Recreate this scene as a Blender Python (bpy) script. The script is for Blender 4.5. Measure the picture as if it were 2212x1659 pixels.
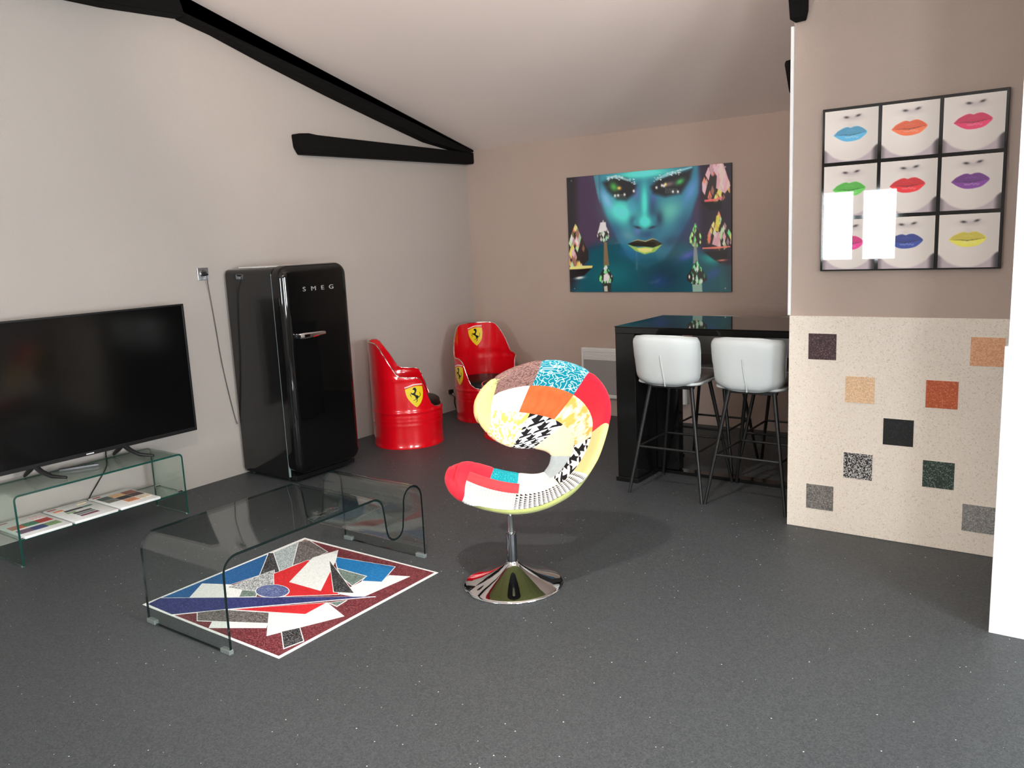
import bpy, bmesh, math, random
import numpy as np
from mathutils import Matrix, Vector
from mathutils.geometry import tessellate_polygon
PI = math.pi
for o in list(bpy.data.objects): bpy.data.objects.remove(o, do_unlink=True)
SC = bpy.context.scene
COL = SC.collection

# ---------------------------------------------------------------- camera
FPX, IW, IH = 1799.26, 2212.0, 1659.0
YAW, PITCH, ROLL = 0.62745, -0.172343, -0.0455288
CAM = np.array([5.145, -6.51, 1.62])
def cam_axes():
    f = np.array([-math.sin(YAW)*math.cos(PITCH), math.cos(YAW)*math.cos(PITCH), math.sin(PITCH)])
    r = np.array([math.cos(YAW), math.sin(YAW), 0.0]); u = np.cross(r, f)
    return (math.cos(ROLL)*r + math.sin(ROLL)*u, -math.sin(ROLL)*r + math.cos(ROLL)*u, f)
AR, AU, AF = cam_axes()
cd = bpy.data.cameras.new('camera'); cam = bpy.data.objects.new('camera', cd); COL.objects.link(cam)
cd.sensor_fit = 'HORIZONTAL'; cd.sensor_width = 36.0; cd.lens = 36.0*FPX/IW; cd.clip_start = 0.05
m4 = Matrix.Identity(4)
for i in range(3):
    m4[i][0], m4[i][1], m4[i][2], m4[i][3] = AR[i], AU[i], -AF[i], CAM[i]
cam.matrix_world = m4
SC.camera = cam

# ---------------------------------------------------------------- world, daylight, exposure
SKY = 44.0
w = bpy.data.worlds.new('world'); SC.world = w; w.use_nodes = True
bgn = w.node_tree.nodes['Background']; bgn.inputs[0].default_value = (0.93, 0.97, 1.0, 1); bgn.inputs[1].default_value = SKY
SC.view_settings.view_transform = 'Standard'; SC.view_settings.look = 'None'
SC.view_settings.gamma = 1.0; SC.view_settings.use_curve_mapping = False
SC.view_settings.exposure = 0.0
# openings the daylight comes through: (axis, wall plane, a0, a1, z0, z1)
WIN_F = (2.0, 2.92, 1.155, 2.03)         # front wall  x0 x1 z0 z1   (plane y = -9)
WIN_R = (-5.45, -4.0, 0.95, 2.25)         # right wall  y0 y1 z0 z1   (plane x = 7.2)
XR, YF = 7.2, -9.0
WIN_D = (-8.5, -6.9, 0.75, 2.1)         # second window in the right wall, beside the camera
def portal(name, loc, rot, sx, sy):
    l = bpy.data.lights.new(name, 'AREA'); l.shape = 'RECTANGLE'; l.size = sx; l.size_y = sy; l.energy = 1
    l.cycles.is_portal = True
    o = bpy.data.objects.new(name, l); COL.objects.link(o); o.location = loc; o.rotation_euler = rot
portal('daylight_portal_right', (XR+.3, (WIN_R[0]+WIN_R[1])/2, (WIN_R[2]+WIN_R[3])/2), (0, PI/2, 0), WIN_R[3]-WIN_R[2], WIN_R[1]-WIN_R[0])
portal('daylight_portal_front', ((WIN_F[0]+WIN_F[1])/2, YF-.3, (WIN_F[2]+WIN_F[3])/2), (PI/2, 0, 0), WIN_F[1]-WIN_F[0], WIN_F[3]-WIN_F[2])
portal('daylight_portal_doors', (XR+.3, (WIN_D[0]+WIN_D[1])/2, (WIN_D[2]+WIN_D[3])/2), (0, PI/2, 0), WIN_D[3]-WIN_D[2], WIN_D[1]-WIN_D[0])
LAMP_A = (3.1, -4.5, 3.02); LAMP_B = (4.2, -5.75, 3.02)
PW_A, PW_B, PW_C = 165.0, 110.0, 270.0

# ---------------------------------------------------------------- pixel -> place helpers
def ray(x, y): return AR*((x-IW/2)/FPX) - AU*((y-IH/2)/FPX) + AF
def onZ(x, y, z=0.0):
    d = ray(x, y); return CAM + d*((z-CAM[2])/d[2])
RV = np.array([math.cos(YAW), math.sin(YAW), 0.0]); GV = np.array([-math.sin(YAW), math.cos(YAW), 0.0])

# ---------------------------------------------------------------- materials
def lin(c):
    c = c/255.0
    return c/12.92 if c <= 0.04045 else ((c+0.055)/1.055)**2.4
def rgb(r, g, b): return (lin(r), lin(g), lin(b), 1.0)
class NT:
    def __init__(s, name):
        s.m = bpy.data.materials.new(name); s.m.use_nodes = True; s.t = s.m.node_tree; s.t.nodes.clear()
        s.out = s.n('ShaderNodeOutputMaterial')
    def n(s, typ, **kw):
        nd = s.t.nodes.new(typ)
        for k, v in kw.items(): setattr(nd, k, v)
        return nd
    def l(s, a, b): s.t.links.new(a, b)
    def val(s, sock, v):
        if hasattr(v, 'is_linked') or isinstance(v, bpy.types.NodeSocket): s.l(v, sock)
        else: sock.default_value = v
    def math(s, op, a, b=0.0, c=None):
        nd = s.n('ShaderNodeMath', operation=op); s.val(nd.inputs[0], a); s.val(nd.inputs[1], b)
        if c is not None: s.val(nd.inputs[2], c)
        return nd.outputs[0]
    def mix(s, f, a, b):
        nd = s.n('ShaderNodeMix', data_type='RGBA'); s.val(nd.inputs[0], f); s.val(nd.inputs[6], a); s.val(nd.inputs[7], b)
        return nd.outputs[2]
    def ramp(s, f, stops, interp='LINEAR'):
        nd = s.n('ShaderNodeValToRGB'); s.l(f, nd.inputs[0]); e = nd.color_ramp.elements; nd.color_ramp.interpolation = interp
        while len(e) < len(stops): e.new(0.5)
        for i, (p, c) in enumerate(stops): e[i].position = p; e[i].color = c
        return nd.outputs[0]
    def coord(s, kind='Object'): return s.n('ShaderNodeTexCoord').outputs[kind]
    def noise(s, co, scale, detail=3.0, rough=0.5):
        nd = s.n('ShaderNodeTexNoise'); s.l(co, nd.inputs['Vector']); nd.inputs['Scale'].default_value = scale
        nd.inputs['Detail'].default_value = detail; nd.inputs['Roughness'].default_value = rough
        return nd.outputs['Fac'] if 'Fac' in nd.outputs else nd.outputs[0]
    def vor(s, co, scale, feature='F1'):
        nd = s.n('ShaderNodeTexVoronoi', feature=feature); s.l(co, nd.inputs['Vector']); nd.inputs['Scale'].default_value = scale
        return nd
    def bump(s, h, strength=0.2, dist=0.01):
        nd = s.n('ShaderNodeBump'); s.l(h, nd.inputs['Height']); nd.inputs['Strength'].default_value = strength; nd.inputs['Distance'].default_value = dist
        return nd.outputs[0]
    def bsdf(s, col, rough=0.5, metal=0.0, spec=0.5, normal=None, coat=0.0, coat_rough=0.03, sheen=0.0, emis=None, estr=0.0):
        b = s.n('ShaderNodeBsdfPrincipled'); s.val(b.inputs['Base Color'], col); s.val(b.inputs['Roughness'], rough)
        b.inputs['Metallic'].default_value = metal; b.inputs['Specular IOR Level'].default_value = spec
        b.inputs['Coat Weight'].default_value = coat; b.inputs['Coat Roughness'].default_value = coat_rough
        b.inputs['Sheen Weight'].default_value = sheen
        if emis: b.inputs['Emission Color'].default_value = emis; b.inputs['Emission Strength'].default_value = estr
        if normal is not None: s.l(normal, b.inputs['Normal'])
        s.l(b.outputs[0], s.out.inputs[0]); return s.m
MATS = {}
def plain(name, col, rough=0.5, **kw):
    if name in MATS: return MATS[name]
    t = NT(name); co = t.coord(); f = t.noise(co, 9.0, 2.0)
    c2 = tuple(x*0.93 for x in col[:3])+(1,)
    MATS[name] = t.bsdf(t.mix(f, c2, col), rough, **kw); return MATS[name]
def wall_mat(name, col, bump=0.35, var=0.05):
    t = NT(name); co = t.coord()
    f = t.noise(co, 1.3, 4.0); g = t.noise(co, 140.0, 2.0, 0.6); k = t.noise(co, 35.0, 3.0)
    c1 = tuple(x*(1-var) for x in col[:3])+(1,); c2 = tuple(min(1, x*(1+var)) for x in col[:3])+(1,)
    c = t.mix(f, c1, c2); c = t.mix(t.math('MULTIPLY', k, 0.25), c, c1)
    return t.bsdf(c, 0.85, spec=0.25, normal=t.bump(g, bump, 0.004))
def speckle(name, base, dark, light, scale=140.0, rough=0.5, dk=0.30, lk=0.72, spec=0.4):
    t = NT(name); co = t.coord(); v = t.vor(co, scale); n = t.noise(co, scale*0.45, 2.0)
    sep = t.n('ShaderNodeSeparateColor'); t.l(v.outputs['Color'], sep.inputs[0])
    c = t.ramp(sep.outputs[0], [(0.0, dark), (dk, dark), (dk+.06, base), (lk, base), (min(.99, lk+.06), light), (1.0, light)])
    c = t.mix(t.math('MULTIPLY', n, 0.35), c, base)
    return t.bsdf(c, rough, spec=spec, normal=t.bump(v.outputs['Distance'], 0.15, 0.002))
M_floor = None
def floor_mat():
    t = NT('rubber_granulate_floor'); co = t.coord()
    g = t.noise(co, 170.0, 3.0, 0.6); b = t.noise(co, 2.2, 3.0); mid = t.noise(co, 45.0, 2.0)
    gr = t.vor(co, 190.0); gs = t.n('ShaderNodeSeparateColor'); t.l(gr.outputs['Color'], gs.inputs[0])
    c = t.mix(t.math('MULTIPLY', t.math('ADD', g, gs.outputs[0]), .5), rgb(30, 33, 34), rgb(93, 97, 99)); c = t.mix(t.math('MULTIPLY', b, 0.35), c, rgb(70, 73, 78)); c = t.mix(t.math('MULTIPLY', mid, .3), c, rgb(54, 58, 60))
    v = t.vor(co, 55.0); sep = t.n('ShaderNodeSeparateColor'); t.l(v.outputs['Color'], sep.inputs[0])
    near = t.math('LESS_THAN', v.outputs['Distance'], t.math('MULTIPLY', sep.outputs[1], 0.15)); pick = t.math('GREATER_THAN', sep.outputs[0], 0.86)
    fl = t.math('MULTIPLY', near, pick)
    v2 = t.vor(co, 140.0); s2 = t.n('ShaderNodeSeparateColor'); t.l(v2.outputs['Color'], s2.inputs[0])
    fl2 = t.math('MULTIPLY', t.math('LESS_THAN', v2.outputs['Distance'], 0.25), t.math('GREATER_THAN', s2.outputs[0], 0.86))
    c = t.mix(t.math('MULTIPLY', fl2, 0.35), c, rgb(120, 126, 128)); c = t.mix(fl, c, rgb(225, 228, 226))
    return t.bsdf(c, 0.55, spec=0.35, normal=t.bump(g, 0.35, 0.003))
def glass_mat(name, tint, ior=1.5, rough=0.0):
    t = NT(name); lw = t.n('ShaderNodeLayerWeight'); lw.inputs[0].default_value = 0.5
    f0 = ((ior-1)/(ior+1))**2; fr = t.math('ADD', t.math('MULTIPLY', t.math('POWER', lw.outputs['Facing'], 5.0), 1-f0), f0)
    tr = t.n('ShaderNodeBsdfTransparent'); tr.inputs[0].default_value = tint
    gl = t.n('ShaderNodeBsdfGlossy'); gl.inputs['Roughness'].default_value = rough
    mx = t.n('ShaderNodeMixShader'); t.l(fr, mx.inputs[0]); t.l(tr.outputs[0], mx.inputs[1]); t.l(gl.outputs[0], mx.inputs[2])
    t.l(mx.outputs[0], t.out.inputs[0]); return t.m
def vcol_mat(name, rough=0.4, coat=1.0, coat_rough=0.0):
    t = NT(name); a = t.n('ShaderNodeAttribute', attribute_name='Col')
    return t.bsdf(a.outputs['Color'], rough, coat=coat, coat_rough=coat_rough, spec=0.3)

M_wall = wall_mat('grey_paint_wall', rgb(180, 172, 165))
M_wallw = wall_mat('warm_grey_paint_wall', rgb(180, 163, 152))
M_white = plain('white_paint', (0.9, 0.9, 0.89, 1), 0.5)
M_ceil = wall_mat('off_white_ceiling', rgb(246, 233, 225), 0.05, 0.015)
M_blacktimber = NT('black_timber')
def _bt():
    t = M_blacktimber; co = t.coord(); mp = t.n('ShaderNodeMapping'); t.l(co, mp.inputs[0]); mp.inputs['Scale'].default_value = (30, 2, 30)
    n = t.noise(mp.outputs[0], 3.0, 4.0); return t.bsdf(t.mix(n, rgb(10, 9, 9), rgb(22, 20, 20)), 0.85, spec=0.12, normal=t.bump(n, 0.5, 0.01))
M_blacktimber = _bt()
M_chrome = plain('polished_chrome', (0.82, 0.82, 0.83, 1), 0.04, metal=1.0)
M_bchrome = plain('brushed_steel', (0.55, 0.55, 0.56, 1), 0.28, metal=1.0)
M_blkgloss = plain('gloss_black_enamel', (0.004, 0.004, 0.004, 1), 0.04, spec=0.5)
M_blkside = plain('satin_black_enamel', (0.010, 0.010, 0.010, 1), 0.09, spec=0.6)
M_blkmetal = plain('black_powder_coat', (0.012, 0.012, 0.012, 1), 0.4)
M_blkplastic = plain('black_plastic', (0.010, 0.010, 0.011, 1), 0.3)
M_screen = plain('tv_screen_glass', (0.003, 0.003, 0.003, 1), 0.12, spec=0.35)
M_lacq = plain('black_lacquer', (0.006, 0.006, 0.006, 1), 0.12, spec=0.5)
M_tabletop = plain('black_glass_top', (0.003, 0.003, 0.003, 1), 0.012, spec=0.6)
M_red = NT('red_lacquer').bsdf(rgb(226, 8, 26), 0.22, coat=1.0, coat_rough=0.03)
M_silverline = plain('bare_steel_edge', (0.80, 0.78, 0.76, 1), 0.15, metal=1.0)
M_cushion = plain('black_vinyl', (0.008, 0.007, 0.007, 1), 0.45, spec=0.25)
M_leather = plain('pale_grey_leather', rgb(200, 206, 206), 0.42)
M_leatherd = plain('grey_seat_fabric', rgb(120, 112, 110), 0.7)
M_glass = glass_mat('clear_sheet_glass', (0.93, 0.965, 0.952, 1), 1.55)
M_glassgreen = glass_mat('green_sheet_glass', (0.88, 0.945, 0.915, 1), 1.55)
M_edge = plain('glass_edge_dark', (0.006, 0.014, 0.013, 1), 0.08, spec=0.6)
M_edgegreen = plain('glass_edge_green', (0.006, 0.060, 0.045, 1), 0.08, spec=0.6)
M_clip = plain('clear_plastic_foot', rgb(120, 128, 126), 0.2)
M_winglass = glass_mat('window_glass', (0.97, 0.98, 0.98, 1), 1.2)
M_yellow = plain('emblem_yellow', rgb(250, 222, 40), 0.25, coat=0.8)
M_black = plain('emblem_black', (0.004, 0.004, 0.004, 1), 0.25)
M_stripe = plain('emblem_stripe', rgb(255, 225, 215), 0.25)
M_heater = plain('heater_white', rgb(222, 224, 220), 0.4)
M_heatg = plain('heater_grille_grey', rgb(150, 148, 146), 0.5)
M_lamp = NT('lamp_lens').bsdf((1, 1, 1, 1), 0.3, emis=(1, 0.9, 0.8, 1), estr=60.0)
M_print = vcol_mat('glossy_print')
M_floor = floor_mat()

# ---------------------------------------------------------------- mesh kit
def box(x0, x1, y0, y1, z0, z1):
    V = [(x, y, z) for z in (z0, z1) for y in (y0, y1) for x in (x0, x1)]
    F = [(0, 2, 3, 1), (4, 5, 7, 6), (0, 1, 5, 4), (2, 6, 7, 3), (0, 4, 6, 2), (1, 3, 7, 5)]
    return V, F
def bev(vf, r, seg=2):
    bm = bmesh.new(); vs = [bm.verts.new(v) for v in vf[0]]
    for f in vf[1]: bm.faces.new([vs[i] for i in f])
    bmesh.ops.recalc_face_normals(bm, faces=bm.faces)
    bmesh.ops.bevel(bm, geom=list(bm.edges), offset=r, segments=seg, profile=0.5, affect='EDGES')
    bm.verts.index_update()
    out = ([tuple(v.co) for v in bm.verts], [tuple(v.index for v in f.verts) for f in bm.faces]); bm.free(); return out
def bbox(x0, x1, y0, y1, z0, z1, r=0.003, seg=2): return bev(box(x0, x1, y0, y1, z0, z1), r, seg)
def join(*parts):
    V, F = [], []
    for v, f in parts:
        o = len(V); V += list(v); F += [tuple(i+o for i in q) for q in f]
    return V, F
def lathe(prof, c=(0, 0, 0), n=32, cap=True):
    V, F = [], []
    for r, z in prof:
        for k in range(n): V.append((c[0]+r*math.cos(2*PI*k/n), c[1]+r*math.sin(2*PI*k/n), c[2]+z))
    for i in range(len(prof)-1):
        for k in range(n):
            a, b = i*n+k, i*n+(k+1) % n; F.append((a, b, b+n, a+n))
    if cap:
        F.append(tuple(reversed(range(n)))); F.append(tuple((len(prof)-1)*n+k for k in range(n)))
    return V, F
def tube(pts, r, n=8, closed=False):
    P = [Vector(p) for p in pts]; V, F = [], []; m = len(P)
    up = None
    for i, p in enumerate(P):
        a = P[(i-1) % m] if (closed or i > 0) else p; b = P[(i+1) % m] if (closed or i < m-1) else p
        d = (b-a).normalized()
        if up is None: up = Vector((0, 0, 1)) if abs(d.z) < .9 else Vector((1, 0, 0))
        s = d.cross(up)
        if s.length < 1e-6: s = d.cross(Vector((0, 1, 0)))
        s.normalize(); up = s.cross(d).normalized()
        rr = r[i] if isinstance(r, (list, tuple)) else r
        for k in range(n):
            q = p + s*math.cos(2*PI*k/n)*rr + up*math.sin(2*PI*k/n)*rr; V.append(tuple(q))
    for i in range(m if closed else m-1):
        j = (i+1) % m
        for k in range(n): F.append((i*n+k, i*n+(k+1) % n, j*n+(k+1) % n, j*n+k))
    if not closed: F += [tuple(reversed(range(n))), tuple((m-1)*n+k for k in range(n))]
    return V, F
def prism(poly, f0, f1):
    """poly: list of 2D points; f0,f1: maps from 2D point to 3D for both caps."""
    n = len(poly); V = [f0(*p) for p in poly]+[f1(*p) for p in poly]
    F = [tuple(range(n)), tuple(reversed(range(n, 2*n)))]
    F += [(i, (i+1) % n, n+(i+1) % n, n+i) for i in range(n)]
    return V, F
def crom(pts, u):
    """Catmull-Rom through pts (np array) at parameter u in index units"""
    n = len(pts); i = int(min(max(math.floor(u), 0), n-2)); t = u-i
    p1, p2 = pts[i], pts[i+1]
    p0 = pts[i-1] if i > 0 else 2*p1-p2
    p3 = pts[i+2] if i+2 < n else 2*p2-p1
    return 0.5*((2*p1)+(-p0+p2)*t+(2*p0-5*p1+4*p2-p3)*t*t+(-p0+3*p1-3*p2+p3)*t**3)
def smoothline(pts, k=6):
    A = np.array(pts, float); return [tuple(crom(A, i/k)) for i in range((len(A)-1)*k+1)]
def rrect(y0, y1, z0, z1, r, n=8):
    out = []
    for cy, cz, a0 in ((y1-r, z1-r, 0), (y0+r, z1-r, PI/2), (y0+r, z0+r, PI), (y1-r, z0+r, 1.5*PI)):
        for k in range(n+1):
            a = a0+k*PI/2/n; out.append((cy+r*math.cos(a), cz+r*math.sin(a)))
    return out
def rslab(y0, y1, z0, z1, r, d0, d1, e, fmap, n=8, ne=5, back_e=0.0):
    """rounded-rectangle slab: outline in (y,z), depth d0..d1, rounded front edge e (at d1)"""
    rings = []
    if back_e > 0:
        for k in range(ne):
            a = k/ne*PI/2; rings.append((back_e*(1-math.sin(a)), d0+back_e*(1-math.cos(a))))
    else: rings.append((0.0, d0))
    for k in range(ne+1):
        a = k/ne*PI/2; rings.append((e*(1-math.cos(a)), d1-e+e*math.sin(a)))
    V, F = [], []; m = None
    for ins, d in rings:
        o = rrect(y0+ins, y1-ins, z0+ins, z1-ins, max(r-ins, 0.001), n); m = len(o)
        V += [fmap(d, a, b) for a, b in o]
    for i in range(len(rings)-1):
        for k in range(m): F.append((i*m+k, i*m+(k+1) % m, (i+1)*m+(k+1) % m, (i+1)*m+k))
    F += [tuple(reversed(range(m))), tuple((len(rings)-1)*m+k for k in range(m))]
    return V, F

def obj(name, vf, mat, parent=None, smooth=None, mi=None, uv=None, col=None):
    V, F = vf
    off = Vector((0, 0, 0))
    if parent is not None:
        off = parent.location.copy()
        if parent.parent is not None: off += parent.parent.location
    me = bpy.data.meshes.new(name)
    me.from_pydata([tuple(Vector(v)-off) for v in V], [], [tuple(f) for f in F])
    mats = mat if isinstance(mat, (list, tuple)) else [mat]
    for m in mats: me.materials.append(m)
    if mi is not None:
        for p, k in zip(me.polygons, mi): p.material_index = k
    if uv is not None:
        L = me.uv_layers.new(name='UVMap')
        for lp in me.loops: L.data[lp.index].uv = uv[lp.vertex_index]
    if col is not None:
        a = me.color_attributes.new('Col', 'FLOAT_COLOR', 'POINT')
        a.data.foreach_set('color', np.asarray(col, dtype=np.float32).ravel())
    me.validate(); 
    if col is None:
        bm = bmesh.new(); bm.from_mesh(me); bmesh.ops.recalc_face_normals(bm, faces=bm.faces); bm.to_mesh(me); bm.free()
    if smooth is not None:
        me.polygons.foreach_set('use_smooth', [True]*len(me.polygons)); me.set_sharp_from_angle(angle=math.radians(smooth))
    me.update()
    o = bpy.data.objects.new(name, me); COL.objects.link(o)
    if parent is not None: o.parent = parent
    return o
def tag(o, label, cat, group=None):
    o['label'] = label; o['category'] = cat
    if group: o['group'] = group
    return o
def thing(name, label, cat, loc=(0, 0, 0), group=None):
    o = bpy.data.objects.new(name, None); COL.objects.link(o); o.location = loc; o.empty_display_size = 0.1
    return tag(o, label, cat, group)
def struct(name, vf, mat, label=None, parent=None, smooth=None):
    o = obj(name, vf, mat, parent, smooth)
    if parent is None:
        o['kind'] = 'structure'
        if label: o['label'] = label
    return o
def copy_tree(o, parent=None):
    c = o.copy(); COL.objects.link(c); c.parent = parent
    for ch in [x for x in list(bpy.data.objects) if x.parent is o]: copy_tree(ch, c)
    return c

# ---------------------------------------------------------------- room shell
ZB, SL, YRIDGE = 2.472, 0.268, -4.5
def zc(y): return ZB+SL*(-y) if y >= YRIDGE else ZB+SL*(y-YF)
struct('floor', box(-0.2, XR+.2, YF-.2, 0.2, -0.12, 0), M_floor, 'dark charcoal speckled floor covering')
gable = [(0.0, 0.0), (YF, 0.0), (YF, ZB), (YRIDGE, zc(YRIDGE)), (0.0, ZB)]
struct('wall_left', prism(gable, lambda y, z: (0, y, z), lambda y, z: (-0.2, y, z)), M_wall, 'light grey wall behind the television and refrigerator')
struct('wall_back', box(-0.2, 5.4, 0, 0.2, 0, ZB+.05), M_wallw, 'grey-brown back wall behind the bar table')
ceil = [(0.2, ZB-.2*SL), (YRIDGE, zc(YRIDGE)), (YF-.2, ZB-.2*SL), (YF-.2, ZB+.05), (YRIDGE, zc(YRIDGE)+.25), (0.2, ZB+.2)]
struct('ceiling', prism(ceil, lambda y, z: (-0.2, y, z), lambda y, z: (XR+.2, y, z)), M_ceil, 'off-white sloping ceiling')
YP = -2.077; XP0, XP1 = 3.772, 4.84; YS = -2.93
pp = [(YP, 0.0), (YP+.12, 0.0), (YP+.12, zc(YP+.12)+.03), (YP, zc(YP)+.03)]
struct('wall_partition', prism(pp, lambda y, z: (XP0, y, z), lambda y, z: (XP1+.05, y, z)), M_wallw, 'grey-brown partition wall carrying the lips picture')
ps = [(YS, 0.0), (YP+.12, 0.0), (YP+.12, zc(YP+.12)+.03), (YS, zc(YS)+.03)]
struct('wall_right', prism(ps, lambda y, z: (4.845, y, z), lambda y, z: (XR+.2, y, z)), M_white, 'white wall end at the right edge')
struct('trim_1', bbox(4.834, XR, YS-.014, YS+.4, 0, 1.143, 0.002), M_white, 'low white wainscot panel on the white wall end')
struct('wall_bar_end', box(5.3, 5.4, YP+.1, 0, 0, 3.2), M_wallw)
# right hand outer wall with its glazed opening
y0, y1, z0, z1 = WIN_R
struct('wall_outer', join(box(XR, XR+.2, YF, WIN_D[0], 0, 3.9), box(XR, XR+.2, WIN_D[0], WIN_D[1], 0, WIN_D[2]), box(XR, XR+.2, WIN_D[0], WIN_D[1], WIN_D[3], 3.9), box(XR, XR+.2, WIN_D[1], y0, 0, 3.9), box(XR, XR+.2, y1, YS+.1, 0, 3.9), box(XR, XR+.2, y0, y1, 0, z0), box(XR, XR+.2, y0, y1, z1, 3.9)), M_wall)
x0, x1, fz0, fz1 = WIN_F
struct('wall_front', join(box(-.2, x0, YF-.2, YF, 0, 2.6), box(x1, XR+.2, YF-.2, YF, 0, 2.6), box(x0, x1, YF-.2, YF, 0, fz0), box(x0, x1, YF-.2, YF, fz1, 2.6)), M_wall)
def window(name, label, quads, pane_mat, frame):
    o = obj(name, frame, M_white); o['kind'] = 'structure'; o['label'] = label
    for q in quads: obj('pane', q, pane_mat, o)
    return o
xm = (x0+x1)/2; t = .045
fr = join(box(x0, x1, YF-.1, YF-.04, fz0, fz0+.01), box(x0, x1, YF-.1, YF-.04, fz1-.01, fz1), box(x0, x0+.01, YF-.1, YF-.04, fz0+.01, fz1-.01), box(x1-.01, x1, YF-.1, YF-.04, fz0+.01, fz1-.01), box(xm-.06, xm+.06, YF-.1, YF-.04, fz0+.01, fz1-.01))
window('window_1', 'white two-pane casement window in the front wall', [box(x0+.01, xm-.06, YF-.075, YF-.07, fz0+.01, fz1-.01), box(xm+.06, x1-.01, YF-.075, YF-.07, fz0+.01, fz1-.01)], M_winglass, fr)
ym = (y0+y1)/2
fr = join(box(XR+.05, XR+.11, y0, y1, z0, z0+t), box(XR+.05, XR+.11, y0, y1, z1-t, z1), box(XR+.05, XR+.11, y0, y0+t, z0+t, z1-t), box(XR+.05, XR+.11, y1-t, y1, z0+t, z1-t), box(XR+.05, XR+.11, ym-.04, ym+.04, z0+t, z1-t))
window('window_2', 'white two-pane window in the right hand outer wall', [box(XR+.078, XR+.083, y0+t, ym-.04, z0+t, z1-t), box(XR+.078, XR+.083, ym+.04, y1-t, z0+t, z1-t)], M_winglass, fr)
dx0, dx1, dz0, dz1 = WIN_D; dm = (dx0+dx1)/2; t = .07
fx0, fx1 = XR+.05, XR+.11
fr = join(box(fx0, fx1, dx0, dx1, dz0, dz0+t), box(fx0, fx1, dx0, dx1, dz1-t, dz1), box(fx0, fx1, dx0, dx0+t, dz0+t, dz1-t), box(fx0, fx1, dx1-t, dx1, dz0+t, dz1-t), box(fx0, fx1, dm-t, dm+t, dz0+t, dz1-t))
window('window_3', 'white two-pane window in the right hand outer wall beside the camera', [box(fx0+.028, fx0+.033, dx0+t, dm-t, dz0+t, dz1-t), box(fx0+.028, fx0+.033, dm+t, dx1-t, dz0+t, dz1-t)], M_winglass, fr)
# white corner bead of the partition
struct('trim_2', bbox(3.758, 3.774, YP-.012, YP+.02, 1.157, 2.6, 0.002), M_white, 'thin white corner bead on the partition edge')

# ---------------------------------------------------------------- black roof timbers
def timber(name, label, poly, xa, xb, parent=None):
    n = len(poly)
    vf = bev(prism(poly, lambda y, z: (xa, y, z), lambda y, z: (xb, y, z)), 0.006, 1)
    o = obj(name, vf, M_blacktimber); return tag(o, label, 'beam')
rafter = [(-.002, ZB+.0), (-.002, ZB-.02), (-.10, ZB-.03), (-.63, 2.512), (-1.2, 2.652), (-1.76, 2.795), (-2.32, 2.95), (-2.77, 3.085), (-3.02, 3.142), (-3.06, 3.284), (-3.4, 3.304), (-4.5, 3.52), (YRIDGE, zc(YRIDGE)-.002)]
timber('rafter', 'long sloping black rafter along the left wall under the ceiling', rafter, 0.002, .10)
timber('collar_beam', 'black horizontal collar beam at top left of the left wall', [(-3.025, 3.146), (-3.53, 3.122), (-4.5, 3.13), (-5.9, 3.13), (-5.9, 3.28), (-3.065, 3.28)], 0.003, .13)
timber('tie_beam', 'short black tie beam with chipped end below the rafter', [(-2.128, 2.474), (-2.12, 2.38), (-2.085, 2.326), (-.012, 2.342), (-.004, 2.36), (-.004, 2.446), (-1.95, 2.474), (-2.03, 2.482)], 0.002, .10)
# second truss over the partition
timber('rafter', 'black rafter over the partition, above the picture frame', [(YP-.01, zc(YP)-.14), (YP-.01, zc(YP)-.002), (YRIDGE, zc(YRIDGE)-.002), (YRIDGE, zc(YRIDGE)-.14)], 3.76, 3.86)
timber('collar_beam', 'black collar beam carrying the ceiling spotlights', [(-3.2, 3.13), (-5.8, 3.13), (-5.8, 3.28), (-3.2, 3.28)], 3.608, 3.758)
pst = [(3.776, 2.615), (3.832, 2.618), (3.842, 2.66), (3.843, zc(YP)-.13), (3.752, zc(YP)-.13)]
tag(obj('timber_post', bev(prism(pst, lambda x, z: (x, YP-.003, z), lambda x, z: (x, YP-.09, z)), .004, 1), M_blacktimber), 'tapered black timber end at top left of the partition', 'beam')
pst = [(3.722, 2.43), (3.728, 2.445), (3.77, 2.45), (3.77, 2.28), (3.750, 2.285), (3.745, 2.30)]
tag(obj('timber_end', bev(prism(pst, lambda x, z: (x, YP+.005, z), lambda x, z: (x, YP+.10, z)), .003, 1), M_blacktimber), 'small black beam end peeking out left of the white corner bead', 'beam')

# ceiling spotlights (two lamps of the room) and one added uplight
def spot(name, label, loc, target, power, cone, colr=(1, .90, .82)):
    t_ = thing(name, label, 'lamp', loc, 'ceiling spotlights')
    d = (Vector(target)-Vector(loc)).normalized()
    L = Vector(loc)
    obj('housing', tube([L-d*.10, L-d*.02, L], [.03, .045, .05], 16), M_blkmetal, t_, 40)
    obj('lens', tube([L+d*.001, L+d*.004], .04, 16), M_lamp, t_)
    obj('bracket', tube([L-d*.08, Vector((3.68, loc[1], 3.132))], .008, 8), M_blkmetal, t_)
    l = bpy.data.lights.new(name+'_bulb', 'SPOT'); l.energy = power; l.spot_size = math.radians(cone); l.spot_blend = 0.6; l.shadow_soft_size = .05; l.color = colr
    lo = bpy.data.objects.new(name+'_bulb', l); COL.objects.link(lo); lo.parent = t_; lo.location = d*.03
    lo.rotation_euler = d.to_track_quat('-Z', 'Y').to_euler()
spot('spotlight', 'black ceiling spotlight aimed at the patchwork chair', LAMP_A, (2.85, -3.35, 0.0), PW_A, 84)
spot('spotlight', 'black ceiling spotlight nearest the camera aimed at the television', LAMP_B, (2.4, -4.3, 0.0), PW_B, 84)
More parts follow.
